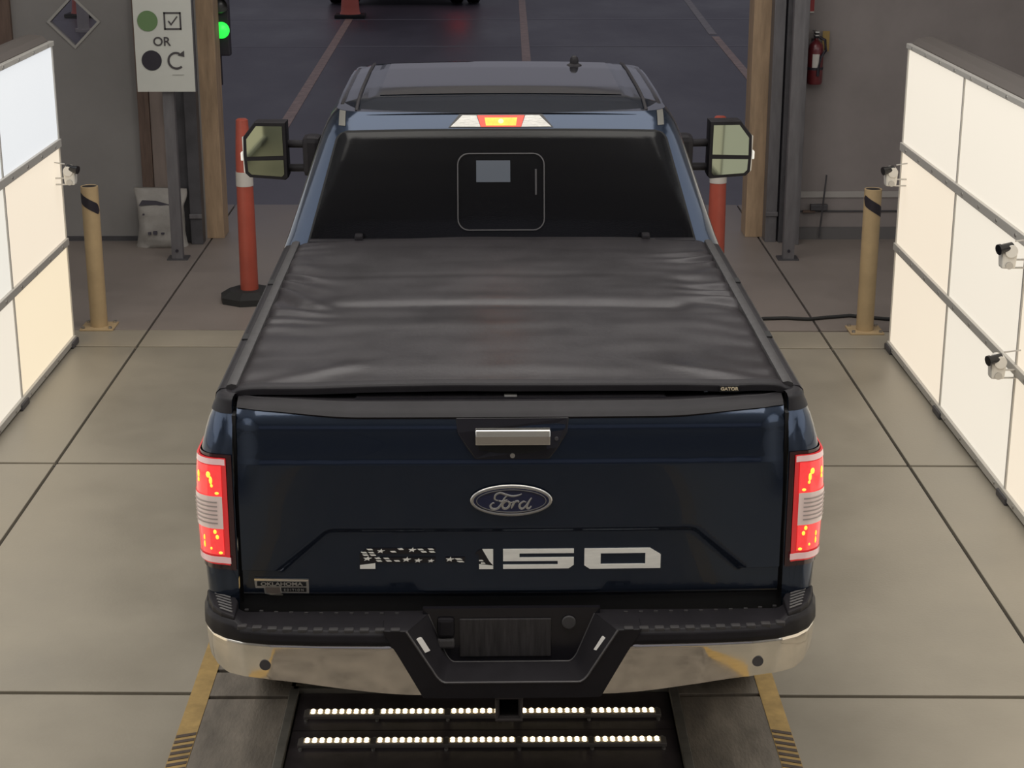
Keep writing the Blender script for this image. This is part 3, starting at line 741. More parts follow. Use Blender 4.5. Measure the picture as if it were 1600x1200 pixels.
B().loft([[(x, hy - 0.010, 1.374), (x, hy - 0.026, 1.370), (x, hy - 0.036, 1.352), (x, hy - 0.036, 1.324), (x, hy - 0.026, 1.321), (x, hy - 0.012, 1.345)] for x in (-0.114, -0.112, 0.122, 0.124)]).obj('chrome_handle', M_chrome_bright, hb, bevel=0.003)
B().cyl((0.004, tg_y(0, 1.28), 1.281), (0.004, tg_y(0, 1.28) - 0.0095, 1.281), 0.008, n=14).obj('key_cylinder', M_silver, hb)
B().cyl((0.145, hy - 0.0, 1.335), (0.145, hy - 0.010, 1.335), 0.006, n=12).obj('camera_dot', M_dksteel, hb)
# oval badge
OC = (0.0, 1.129)
oy = lambda x, z: tg_y(x, z)
def ell(rx, rz, n=64): return [(OC[0] + rx * math.cos(2 * PI * k / n), OC[1] + rz * math.sin(2 * PI * k / n)) for k in range(n)]
ob = oy(0, 1.129)
ov = B().prism([(x, ob - 0.012, z) for x, z in ell(0.130, 0.051)], [(x, ob + 0.01, z) for x, z in ell(0.130, 0.051)]).obj('oval_badge', M_oval, tg)
def ring(name, rx, rz, wdt, yo, m):
    n = 64; R = []
    for k in range(n + 1):
        a = 2 * PI * k / n
        c, s_ = math.cos(a), math.sin(a)
        R.append([(OC[0] + (rx + dx) * c, ob - yo - dy, OC[1] + (rz + dx) * s_) for dx, dy in ((-wdt, 0), (-wdt * 0.5, 0.004), (wdt * 0.5, 0.004), (wdt, 0))])
    return B().loft(R, caps=False).obj(name, m, ov, smooth=60)
ring('outer_rim', 0.126, 0.048, 0.0065, 0.009, M_silver)
ring('inner_rim', 0.112, 0.0385, 0.0013, 0.011, M_silver)
LX = lambda px: (px - 796) * 0.000513
LZ = lambda py: OC[1] - (py - 869) * 0.000555
def smooth_path(P, n=6):
    out = []
    for i in range(len(P) - 1):
        p0, p1, p2, p3 = P[max(0, i - 1)], P[i], P[i + 1], P[min(len(P) - 1, i + 2)]
        for k in range(n):
            t = k / n
            out.append(tuple(0.5 * ((2 * p1[j]) + (-p0[j] + p2[j]) * t + (2 * p0[j] - 5 * p1[j] + 4 * p2[j] - p3[j]) * t * t + (-p0[j] + 3 * p1[j] - 3 * p2[j] + p3[j]) * t ** 3) for j in (0, 1)))
    out.append(P[-1]); return out
strokes = {
    'letter_f': [[(712, 868), (692, 858), (698, 832), (726, 820), (760, 830), (800, 840), (838, 836), (862, 826)],
                 [(772, 834), (756, 850), (742, 872), (728, 898), (706, 917), (680, 918), (664, 902), (676, 884), (690, 884)],
                 [(716, 868), (742, 874), (772, 862)]],
    'letter_o': [[(778, 874), (760, 874), (742, 892), (744, 912), (762, 917), (782, 902), (786, 882), (776, 873), (790, 880), (806, 876)]],
    'letter_r': [[(806, 872), (812, 880), (804, 898), (796, 916)], [(808, 890), (822, 874), (838, 872), (842, 880)]],
    'letter_d': [[(890, 878), (872, 874), (852, 888), (848, 908), (862, 918), (882, 906), (898, 884)], [(924, 850), (908, 872), (894, 902), (898, 916), (910, 914), (922, 902)]]}
for nm, sts in strokes.items():
    b = B()
    for st in sts:
        P = smooth_path(st); n = len(P)
        b.tube([(LX(x), ob - 0.0125, LZ(y)) for x, y in P], [0.0036 * (0.45 + 0.55 * math.sin(PI * min(1, max(0, (i + 0.5) / n)))) for i in range(n)], 8, flat=(0, 1, 0))
    b.obj(nm, M_silver, ov, smooth=60)
# F-150 lettering (flag decal, dash, one, five, zero)
FX = lambda px: (px - 798.2) * 0.0020957
FZ = lambda py: 0.951 - (py - 858) * 0.0023
def decal(name, pts, m, parent, off=0.004, th=0.0035):
    q = [(FX(x), FZ(y)) for x, y in pts]
    return B().prism([(x, tg_y(x, z) - off, z) for x, z in q], [(x, tg_y(x, z) - off + th, z) for x, z in q]).obj(name, m, parent)
lf = decal('letter_f', [(574, 856), (680, 856), (680, 864.5), (586, 864.5), (586, 870), (680, 870), (680, 878), (586, 878), (586, 887), (562, 887), (562, 864)], M_black_gloss, tg)
decal('white_wedge', [(562, 881.5), (586, 878.5), (586, 887), (562, 887)], M_white_letter, lf, 0.0055)
def star(cx, cy, r):
    pts = []
    for k in range(10):
        a = -PI / 2 + k * PI / 5; rr = r if k % 2 == 0 else r * 0.42
        pts.append((cx + rr * math.cos(a) * 1.15 - (rr * math.sin(a)) * 0.25, cy + rr * math.sin(a) * 0.62))
    return pts
for (x, y, r) in ((595, 860, 5.6), (644, 858.3, 5.6), (574, 871.5, 6), (635, 873, 6), (653, 874.5, 5.6), (673, 875, 4.6)): decal('decal_star', star(x, y, r), M_white_letter, lf, 0.0055)
for (x, y) in ((578, 857.5), (614.5, 861), (657, 857.6), (673, 857.2), (662, 861.3), (675, 861.4), (569, 862.3), (580, 862.2), (571, 866), (582.5, 866), (590, 871), (603.5, 871.2), (592, 875), (607, 875), (620, 875), (626, 857)):
    decal('decal_stripe', [(x - 5, y - 0.9), (x + 2.5, y - 1.1), (x + 5, y + 0.9), (x - 2, y + 1.1)], M_white_letter, lf, 0.0055)
dh = decal('letter_dash', [(696, 870), (726, 870), (726, 878), (696, 878)], M_black_gloss, tg)
decal('decal_star', star(702.5, 873, 6), M_white_letter, dh, 0.0055)
for (x, y) in ((716, 872.6), (719, 876.4)): decal('decal_stripe', [(x - 6, y - 0.9), (x + 2.5, y - 1.1), (x + 6, y + 0.9), (x - 2, y + 1.1)], M_white_letter, dh, 0.0055)
l1 = decal('letter_one', [(753, 857.5), (770, 857.5), (770, 888), (748, 888), (748, 866), (742, 866), (745, 861)], M_black_gloss, tg)
decal('white_wedge', [(753, 857.5), (770, 857.5), (770, 882.5), (764, 876)], M_white_letter, l1, 0.0055)
decal('white_wedge', [(748, 880.5), (770, 883), (770, 888), (748, 888)], M_white_letter, l1, 0.0055)
for (x, y) in ((751, 875), (754, 879)): decal('decal_stripe', [(x - 3, y - 0.9), (x + 2, y - 1.0), (x + 4, y + 0.9), (x - 3, y + 0.8)], M_white_letter, l1, 0.0055)
l5 = B()
def poly5(b, parts):
    for pts in parts:
        q = [(FX(x), FZ(y)) for x, y in pts]
        b.prism([(x, tg_y(x, z) - 0.005, z) for x, z in q], [(x, tg_y(x, z) - 0.001, z) for x, z in q])
poly5(l5, [[(785.5, 858), (896, 858), (896, 864.5), (811, 864.5), (811, 871), (896, 871), (896, 882.5), (888, 888), (785.5, 888), (785.5, 882), (871, 882), (871, 876.3), (785.5, 876.3)]])
l5.obj('letter_five', M_white_letter, tg)
l0 = B()
poly5(l0, [[(912.5, 858), (1015, 858), (1032, 868), (1032, 889), (921, 889), (912.5, 883.5), (912.5, 870), (938, 870), (938, 882.2), (1008, 882.2), (1008, 865.4), (938, 865.4), (938, 869.9), (912.5, 869.9)]])
l0.obj('letter_zero', M_white_letter, tg)
# state edition badge
by = lambda z: tg_y(-0.75, z)
BX = lambda px: -0.842 + (px - 255) * 0.0001575
BZ = lambda py: 0.8505 - (py - 190) * 0.000170
def badge(name, pts, m, parent, off, th=0.004):
    q = [(BX(x), BZ(y)) for x, y in pts]
    return B().prism([(x, tg_y(x, z) - off, z) for x, z in q], [(x, tg_y(x, z) - off + th, z) for x, z in q]).obj(name, m, parent)
bd = badge('edition_badge', [(250, 190), (1380, 210), (1380, 500), (800, 490), (820, 580), (690, 580), (570, 560), (455, 510), (440, 390), (270, 390), (255, 300)], M_silver, tg, 0.007, 0.009)
badge('top_bar', [(250, 190), (1380, 210), (1380, 245), (250, 232)], M_chrome_bright, bd, 0.0085)
badge('dark_field', [(305, 250), (1330, 262), (1330, 352), (305, 345)], M_seam, bd, 0.0078)
badge('dark_field', [(800, 378), (1330, 380), (1330, 470), (810, 465)], M_seam, bd, 0.0078)
badge('state_patch', [(470, 375), (770, 375), (790, 480), (720, 500), (620, 500), (500, 490)], mat('patch_bronze', (0.18, 0.15, 0.13), 0.45, 0.6), bd, 0.0078)
tb = tg_y(-0.75, 0.835) - 0.0095
BROT = Matrix.Rotation(-0.0245, 4, 'Z')
text_mesh('OKLAHOMA', 0.0165, 0.0006, 'lettering_state', M_silver, bd, Matrix.Translation((BX(815), tb, BZ(303))) @ BROT @ UPRIGHT, bold=0.0005, sx=1.48)
text_mesh('E D I T I O N', 0.0108, 0.0006, 'lettering_edition', M_silver, bd, Matrix.Translation((BX(1068), tb - 0.0012, BZ(425))) @ BROT @ UPRIGHT, bold=0.0002, sx=1.08)

# ---- bed floor / structure under the cover
B().box((0, 1.17, 0.98), (1.62, 2.1, 0.06)).obj('bed_floor', M_under, TK)
B().box((0, 2.20, 1.15), (1.82, 0.05, 0.52)).obj('bed_headboard', M_paint, TK)
for s in (-1, 1): B().box((s * 0.87, 1.17, 1.2), (0.05, 2.05, 0.46)).obj('bed_inner_wall', M_under, TK)

# ---- tonneau cover
CW, CY0, CY1 = 0.918, 0.112, 2.272
bows = [0.30, 0.86, 1.22, 1.58, 1.98, 2.2]
def cover_z(x, y):
    ax = abs(x)
    z = 1.486 - 0.016 * (ax / CW) ** 2 - 0.016 * sstep(CW - 0.05, CW, ax)
    nearest = min(abs(y - b_) for b_ in bows)
    z += 0.004 * math.exp(-(nearest / 0.07) ** 2) - 0.004
    z -= 0.010 * math.exp(-((y - 1.12) / 0.045) ** 2) * (1 - sstep(0.62, 0.72, ax))
    z -= 0.006 * math.exp(-((y - 1.60) / 0.05) ** 2) * (1 - sstep(0.60, 0.72, ax))
    z += 0.005 * noise.noise(Vector((x * 1.6, y * 3.2, 2.0)))
    z += 0.0025 * noise.noise(Vector((x * 4.0, y * 9, 5.0)))
    # gathered wrinkles beside the rails
    e = sstep(0.55, 0.86, ax)
    ph = y * 40 + 9 * noise.noise(Vector((x * 2.5, y * 2.2, 9.0))) + (ax - 0.7) * (14 * math.sin(y * 2.4 + 0.6))
    amp = 0.0065 * (0.35 + sstep(0.75, 1.1, y) * (1 - sstep(1.9, 2.15, y)))
    z += amp * e * math.sin(ph) * (0.6 + 0.8 * abs(noise.noise(Vector((x * 3, y * 5, 4)))))
    # diagonal pulls towards the rear corners
    dd = (y - CY0) - (CW - ax) * 0.55
    z += 0.006 * math.exp(-(dd / 0.05) ** 2) * sstep(0.35, 0.62, ax) * (1 - sstep(0.5, 0.7, y))
    return z
def cvf(u, v):
    x = -CW + 2 * CW * u; y = CY0 + 0.045 + (CY1 - CY0 - 0.045) * v
    ch = 0.05 * sstep(CW - 0.12, CW, abs(x)) if v > 0.9 else 0
    return (x, y - ch * (v - 0.9) * 10, cover_z(x, y))
cvp = empty('bed_cover', (0, 0, 0)); cvp.parent = TK; cvp['label'] = 'black wrinkled soft vinyl bed cover'
B().grid(cvf, 150, 210).obj('vinyl_sheet', M_vinyl, cvp, smooth=80)
def hem(u, v):
    x = -CW + 2 * CW * u
    prof = [(0.05, 0.0), (0.044, 0.001), (0.006, 0.0005), (0.0, -0.006), (0.0, -0.026), (0.012, -0.03), (0.06, -0.03)]
    k = v * (len(prof) - 1); i = min(int(k), len(prof) - 2); t = k - i
    dy = prof[i][0] + (prof[i + 1][0] - prof[i][0]) * t; dz = prof[i][1] + (prof[i + 1][1] - prof[i][1]) * t
    rnd = 0.03 * sstep(CW - 0.03, CW, abs(x))
    return (x, CY0 + dy + rnd * (1 - v * 0.2), cover_z(x, CY0 + 0.05) + 0.002 + dz * (1 - 0.3 * sstep(CW - 0.03, CW, abs(x))))
B().grid(hem, 90, 24).obj('rear_hem', M_black, cvp, smooth=50)
for s in (-1, 1):
    B().loft([[(s * (CW - 0.028), y, 1.473), (s * (CW - 0.012), y, 1.4765), (s * (CW + 0.004), y, 1.471), (s * (CW + 0.008), y, 1.452), (s * (CW - 0.03), y, 1.452)] for y in (CY0 + 0.03, 1.0, CY1 - 0.03)]).obj('side_rail', mat('rail_grey', (0.035, 0.033, 0.034), 0.5, var=0.3, vscale=30), cvp, smooth=40)
    B().box((0.632 * s, CY1 - 0.005, 1.487), (0.036, 0.05, 0.026), bev=0.008).obj('hinge', M_black, cvp)
B().box((0, CY1 - 0.012, 1.462), (1.70, 0.05, 0.03), bev=0.006).obj('front_bar', M_black, cvp)
tgx = 0.71
bt_ = B().box((tgx, CY0 - 0.0045, cover_z(tgx, CY0 + 0.05) - 0.013), (0.062, 0.004, 0.020)).obj('brand_tag', M_seam, cvp)
text_mesh('GATOR', 0.0145, 0.0006, 'tag_lettering', mat('tag_cream', (0.62, 0.52, 0.36), 0.5), bt_, Matrix.Translation((tgx, CY0 - 0.0075, cover_z(tgx, CY0 + 0.05) - 0.013)) @ UPRIGHT, bold=0.0005, sx=1.15)

# ---- cab
CL = [  # z, rear y, half width, corner radius, front y
    (0.48, 2.30, 0.965, 0.08, 4.85), (0.58, 2.285, 0.99, 0.09, 4.85), (0.90, 2.28, 1.008, 0.10, 4.85), (1.20, 2.28, 1.008, 0.11, 4.90), (1.33, 2.28, 1.000, 0.12, 4.93),
    (1.40, 2.283, 0.985, 0.13, 4.93), (1.46, 2.292, 0.962, 0.145, 4.86), (1.55, 2.312, 0.930, 0.15, 4.75), (1.68, 2.345, 0.884, 0.155, 4.60), (1.80, 2.378, 0.842, 0.16, 4.46),
    (1.90, 2.408, 0.806, 0.16, 4.33), (1.945, 2.425, 0.786, 0.16, 4.27), (1.98, 2.440, 0.764, 0.16, 4.22), (2.004, 2.456, 0.742, 0.155, 4.18)]
def cab_par(z): return lerp(CL, z)
def rear_pt(x, z, off=0.0):
    yr, wv, r, yf = cab_par(z); ax = abs(x); bow = 0.035
    f = wv - r
    if ax <= f: y = yr + bow * (ax / f) ** 2
    else:
        k = min(1, (ax - f) / r); y = yr + bow + r * (1 - math.sqrt(max(0, 1 - k * k)))
    return (x, y - off, z)
def half_plan(z):
    yr, wv, r, yf = cab_par(z); f = wv - r; bow = 0.035; P = []
    for k in range(13): x = f * k / 12; P.append((x, yr + bow * (x / f) ** 2))
    for k in range(1, 9):
        a = PI / 2 * k / 8; P.append((f + r * math.sin(a), yr + bow + r * (1 - math.cos(a))))
    ys0 = P[-1][1]; rf = 0.16
    for k in range(1, 17): P.append((wv, ys0 + (yf - rf - ys0) * k / 16))
    for k in range(1, 7):
        a = PI / 2 * k / 6; P.append((wv - rf + rf * math.cos(a), yf - rf + rf * math.sin(a)))
    for k in range(1, 7): x = (wv - rf) * (1 - k / 6); P.append((x, yf + 0.06 * (k / 6)))
    return P
zs = []
for a, c in zip(CL, CL[1:]):
    n = 3 if c[0] - a[0] > 0.03 else 1
    zs += [a[0] + (c[0] - a[0]) * k / n for k in range(n)]
zs.append(CL[-1][0])
rings = []
for z in zs:
    P = half_plan(z); rings.append([(x, y, z) for x, y in P] + [(-x, y, z) for x, y in reversed(P[1:-1])])
cabo = B().loft(rings).obj('cab_shell', M_paint, TK, smooth=40)
# roof
RB = [(2.446, 2.004), (2.56, 2.0215), (2.66, 2.037), (2.70, 2.042), (3.0, 2.052), (3.6, 2.056), (3.9, 2.048), (4.1, 2.030), (4.24, 2.0)]
def roof_z(x, y):
    ax = abs(x) / 0.745
    z = lerp(RB, y) - 0.020 * ax ** 2 - 0.022 * sstep(0.86, 1.0, ax)
    z += 0.004 * (1 - sstep(0.585, 0.60, abs(x))) * sstep(2.64, 2.74, y) * (1 - sstep(3.9, 4.1, y))
    return z
def rooff(u, v):
    x = -0.748 + 1.496 * u
    y = 2.446 + 1.79 * (v ** 1.5)
    bow = 0.035 * (x / 0.6) ** 2 + 0.10 * max(0, (abs(x) - 0.58) / 0.168) ** 2.2
    return (x, y + bow * (1 - v), roof_z(x, y))
B().grid(rooff, 90, 90).obj('roof_panel', M_paint, TK, smooth=60)
sr = B()
sr.grid(lambda u, v: (-0.555 + 1.11 * u, 2.74 + 0.035 * ((-0.555 + 1.11 * u) / 0.6) ** 2 + 1.15 * v, roof_z(-0.555 + 1.11 * u, 2.74 + 1.15 * v + 0.02) + 0.0025), 40, 30)
sr.obj('sunroof', M_roofglass, TK, smooth=60)
for s in (-1, 1):
    B().tube([(s * (0.648 + 0.0), y + 0.03 * (1 - k / 9), roof_z(0.648, y) + 0.003) for k, y in enumerate([2.50 + 0.17 * k for k in range(10)])], 0.008, 6).obj('roof_ditch', M_black, TK, smooth=60)
    B().tube([(s * 0.725, y + 0.07 * (1 - k / 9), roof_z(0.725, y) - 0.004) for k, y in enumerate([2.50 + 0.185 * k for k in range(10)])], 0.012, 6).obj('drip_rail', M_black_gloss, TK, smooth=60)
    # roof ditch reflection painted as a strip between glass corner and roof
    b = B(); b.grid(lambda u, v: rear_pt(s * (0.694 + 0.030 * u - 0.0 * v), 1.945 + 0.058 * v, 0.0035), 4, 8); b.obj('pillar_reflection', mat('pillar_reflection', (0.16, 0.155, 0.14), 0.4, 0.2), TK, smooth=60)
an = empty('antenna', (0, 0, 0)); an.parent = TK
az = roof_z(0.36, 3.72)
B().lathe([(0.040, -0.008), (0.038, 0.004), (0.022, 0.012)], (0.385, 3.72, az), 'Z', 20).obj('foot', M_black, an, smooth=50)
B().lathe([(0.022, 0.010), (0.022, 0.026), (0.019, 0.040), (0.010, 0.049), (0.001, 0.051)], (0.385, 3.72, az), 'Z', 20).obj('dome', M_black, an, smooth=50)
# rear window
WZ0, WZ1 = 1.40, 1.940
def win_w(z): return 0.868 - (z - 1.44) / (1.94 - 1.44) * (0.868 - 0.727)
def winf(off, e0=0.0):
    def f(u, v):
        z = WZ0 + e0 + (WZ1 - 2 * e0 - WZ0) * v
        wv = win_w(z) - e0
        t = (z - (WZ1 - 0.045)) / 0.045
        if t > 0: wv -= 0.045 * (1 - math.sqrt(max(0, 1 - t * t)))
        x = -wv + 2 * wv * u
        zz = z - 0.014 * (abs(x) / 0.72) ** 2 * v
        return rear_pt(x, zz, off + 0.010 * sstep(0, 0.04, 1 - v) * 0)
    return f
rw = empty('rear_window', (0, 0, 0)); rw.parent = TK
B().grid(winf(0.003), 70, 50).obj('seal', M_seam, rw, smooth=60)
B().grid(winf(0.006, 0.009), 70, 60).obj('tinted_pane', M_glass, rw, smooth=60)
def rrect(x0, x1, z0, z1, r, n=6):
    P = []
    for cx, cz, a0 in ((x1 - r, z1 - r, 0), (x0 + r, z1 - r, 90), (x0 + r, z0 + r, 180), (x1 - r, z0 + r, 270)):
        for k in range(n + 1): a = math.radians(a0 + 90 * k / n); P.append((cx + r * math.cos(a), cz + r * math.sin(a)))
    return P
sl_ = rrect(-0.198, 0.188, 1.508, 1.838, 0.05)
sl2 = rrect(-0.193, 0.183, 1.513, 1.833, 0.046)
b = B(); n = len(sl_)
A = [b.bm.verts.new(Vector(rear_pt(x, z, 0.011))) for x, z in sl_]; Bv = [b.bm.verts.new(Vector(rear_pt(x, z, 0.011))) for x, z in sl2]
for i in range(n): j = (i + 1) % n; b.bm.faces.new((A[i], A[j], Bv[j], Bv[i]))
b.obj('slider_frame', mat('slider_line', (0.06, 0.057, 0.06), 0.4), rw, solid=0.004)
b = B(); nn = len(sl2)
Rr = [[b.bm.verts.new(Vector(rear_pt(-0.005 + (x + 0.005) * k / 8, 1.673 + (z - 1.673) * k / 8, 0.0085))) for x, z in sl2] for k in range(1, 9)]
for A_, B_ in zip(Rr, Rr[1:]):
    for i in range(nn): b.bm.faces.new((A_[i], A_[(i + 1) % nn], B_[(i + 1) % nn], B_[i]))
b.bm.faces.new(Rr[0])
b.obj('sliding_pane', M_glass, rw, smooth=60)
B().grid(lambda u, v: rear_pt(-0.114 + 0.150 * u, 1.715 + 0.092 * v, 0.0115), 4, 4).obj('pale_rectangle', M_pale_rect, rw)  # flat pale grey-blue rectangle on the sliding pane
B().grid(lambda u, v: rear_pt(0.145 + 0.008 * u, 1.66 + 0.11 * v, 0.0115), 1, 4).obj('slider_latch', mat('slider_line2', (0.035, 0.033, 0.036), 0.4), rw)
# high brake lamp
bl = empty('high_brake_lamp', (0, 0, 0)); bl.parent = TK; bl['label'] = 'high brake lamp, glowing red between clear lenses'
def brk(x0, x1, z0, z1, off, sl0=0.0, sl1=0.0):
    return B().grid(lambda u, v: rear_pt((x0 + sl0 * v) + ((x1 - sl1 * v) - (x0 + sl0 * v)) * u, z0 + (z1 - z0) * v, off), 24, 6)
brk(-0.236, 0.228, 1.944, 2.000, 0.004, 0.05, 0.05).obj('bezel', M_black_gloss, bl, smooth=60)
brk(-0.226, -0.094, 1.948, 1.995, 0.008, 0.052, 0.018).obj('clear_lens', mat('cargo_lens', (0.62, 0.60, 0.56), 0.2, coat=0.5, var=0.25, vscale=40, stretch=(1, 1, 6)), bl, smooth=60)
brk(0.086, 0.218, 1.948, 1.995, 0.008, 0.018, 0.052).obj('clear_lens', MATS['cargo_lens'], bl, smooth=60)
brk(-0.092, 0.084, 1.948, 1.995, 0.009, -0.016, -0.016).obj('red_lens', M_brake_on, bl, smooth=60)
brk(-0.070, 0.062, 1.953, 1.986, 0.0105, -0.006, -0.006).obj('bulb_glint', mat('brake_glow', (1, 0.4, 0.05), 0.3, emit=(1.0, 0.30, 0.02), estr=1.25, var=0.3, vscale=35), bl, smooth=60)
B().lathe([(0.001, -0.004), (0.009, -0.003), (0.012, 0.0)], (-0.004, rear_pt(0, 1.97, 0.011)[1], 1.970), 'Y', 16).obj('bulb_glint', mat('bulb_yellow', (1, 0.8, 0.3), 0.3, emit=(1.0, 0.75, 0.25), estr=1.6), bl)
# side windows, doors lines, door handles
for s in (-1, 1):
    for y0, y1 in ((2.75, 3.42), (3.52, 4.42)):
        def sw(u, v, y0=y0, y1=y1):
            z = 1.43 + 0.47 * v; yr, wv, r, yf = cab_par(z)
            ya = y0 + 0.10 * v * (1 if y0 < 3 else 0); yb = y1 - (0.0 if y0 < 3 else 0.22 * v)
            return (s * (wv + 0.004), ya + (yb - ya) * u, z)
        B().grid(sw, 10, 12).obj('side_window', M_glass, TK, smooth=60)
    for y in (2.62, 3.47, 4.62):
        B().grid(lambda u, v: (s * (cab_par(0.6 + 0.78 * v)[1] + 0.002), y + 0.008 * u, 0.6 + 0.78 * v), 1, 12).obj('door_gap', M_seam, TK)
    for y in (2.72, 3.57):
        B().box((s * 1.022, y + 0.07, 1.22), (0.03, 0.16, 0.035), bev=0.01).obj('door_handle', M_paint, TK)
    B().box((s * 0.96, 3.55, 0.42), (0.16, 2.3, 0.05), bev=0.015).obj('running_board', M_black, TK)
# windshield
def wsf(u, v):
    z = 1.42 + 0.53 * v; yr, wv, r, yf = cab_par(z); x = (-1 + 2 * u) * (wv - 0.10)
    return (x, yf + 0.06 * (1 - (abs(x) / (wv - 0.16)) ) * 1.0 + 0.006, z)
B().grid(wsf, 24, 14).obj('windshield', M_glass, TK, smooth=60)
# front clip: fenders, hood, grille
fr = []
for y, hw, zt in ((4.70, 0.99, 1.33), (5.0, 1.0, 1.31), (5.5, 1.0, 1.28), (5.85, 0.985, 1.22), (5.98, 0.95, 1.10)):
    ring_ = []
    for (fx, fz) in ((0, 1.0), (0.5, 1.0), (0.78, 0.985), (0.92, 0.94), (0.99, 0.85), (1.0, 0.7)): ring_.append((hw * fx, y, 0.75 + (zt - 0.75) * fz))
    ring_.append((hw * 0.99, y, 0.92)); ring_.append((hw * 0.8, y, 0.90)); 
    full = ring_ + [(-x, yy, z) for x, yy, z in reversed(ring_[1:])]
    fr.append(full)
B().loft(fr).obj('hood_and_fenders', M_paint, TK, smooth=45)
B().box((0, 5.97, 0.98), (1.5, 0.06, 0.34), bev=0.02).obj('grille', M_chrome, TK)
B().box((0, 5.98, 0.66), (1.9, 0.22, 0.24), bev=0.05).obj('front_bumper', M_chrome, TK)
for s in (-1, 1): B().box((s * 0.86, 5.92, 1.02), (0.20, 0.16, 0.24), bev=0.03).obj('headlamp', M_clear_lens, TK)
B().box((0, 2.9, 0.50), (0.9, 5.6, 0.16)).obj('chassis_frame', M_under, TK)
B().box((0, 2.6, 0.66), (1.6, 4.4, 0.22)).obj('underbody', M_under, TK)

# ---- wheels
def wheel(x, y, s):
    t = empty('wheel', (x, y, WR)); t.parent = TK
    B().lathe([(0.23, -0.125), (0.33, -0.135), (0.375, -0.12), (0.393, -0.09), (0.395, 0.0), (0.393, 0.09), (0.375, 0.12), (0.33, 0.135), (0.23, 0.125)], (0, 0, 0), 'X', 48).obj('tyre', M_rubber, t, smooth=40)
    B().lathe([(0.232, -0.11 * s), (0.232, 0.12 * s), (0.22, 0.125 * s), (0.21, 0.09 * s), (0.05, 0.085 * s), (0.001, 0.095 * s)], (0, 0, 0), 'X', 40).obj('rim', M_dksteel, t, smooth=40)
    for k in range(6):
        a = 2 * PI * k / 6
        B().box((0.10 * s, 0.12 * math.cos(a), 0.12 * math.sin(a)), (0.03, 0.20, 0.045), rot=Matrix.Rotation(a, 4, 'X'), bev=0.006).obj('spoke', M_rim, t)
for x, y in ((0.86, AX_R), (-0.86, AX_R), (0.86, AX_F), (-0.86, AX_F)): wheel(x, y, 1 if x > 0 else -1)
B().cyl((-0.8, AX_R, WR), (0.8, AX_R, WR), 0.05).lathe([(0.001, -0.16), (0.1, -0.12), (0.16, 0), (0.1, 0.12), (0.001, 0.16)], (0, AX_R, WR), 'X', 20).obj('rear_axle', M_under, TK)

# ---- rear bumper
PLAN = [(0.0, -0.180), (0.40, -0.178), (0.62, -0.172), (0.78, -0.160), (0.87, -0.140), (0.93, -0.108), (0.975, -0.065), (1.002, -0.01), (1.014, 0.06), (1.014, 0.16)]
_d = [0]
for a, c in zip(PLAN, PLAN[1:]): _d.append(_d[-1] + math.hypot(c[0] - a[0], c[1] - a[1]))
PT = [(d, p[0], p[1]) for d, p in zip(_d, PLAN)]; PL = _d[-1]
def plan(d):
    p = lerp(PT, d); q = lerp(PT, min(PL, d + 0.004)); r_ = lerp(PT, max(0, d - 0.004))
    tx, ty = q[0] - r_[0], q[1] - r_[1]; l = math.hypot(tx, ty)
    return p[0], p[1], ty / l, -tx / l
bp = empty('rear_bumper', (0, 0, 0)); bp.parent = TK; bp['label'] = 'chrome rear bumper with black step pads'
CT = 0.695
def chrome_bot(x): return 0.512 + 0.052 * sstep(0.29, 0.86, x) * 1.0
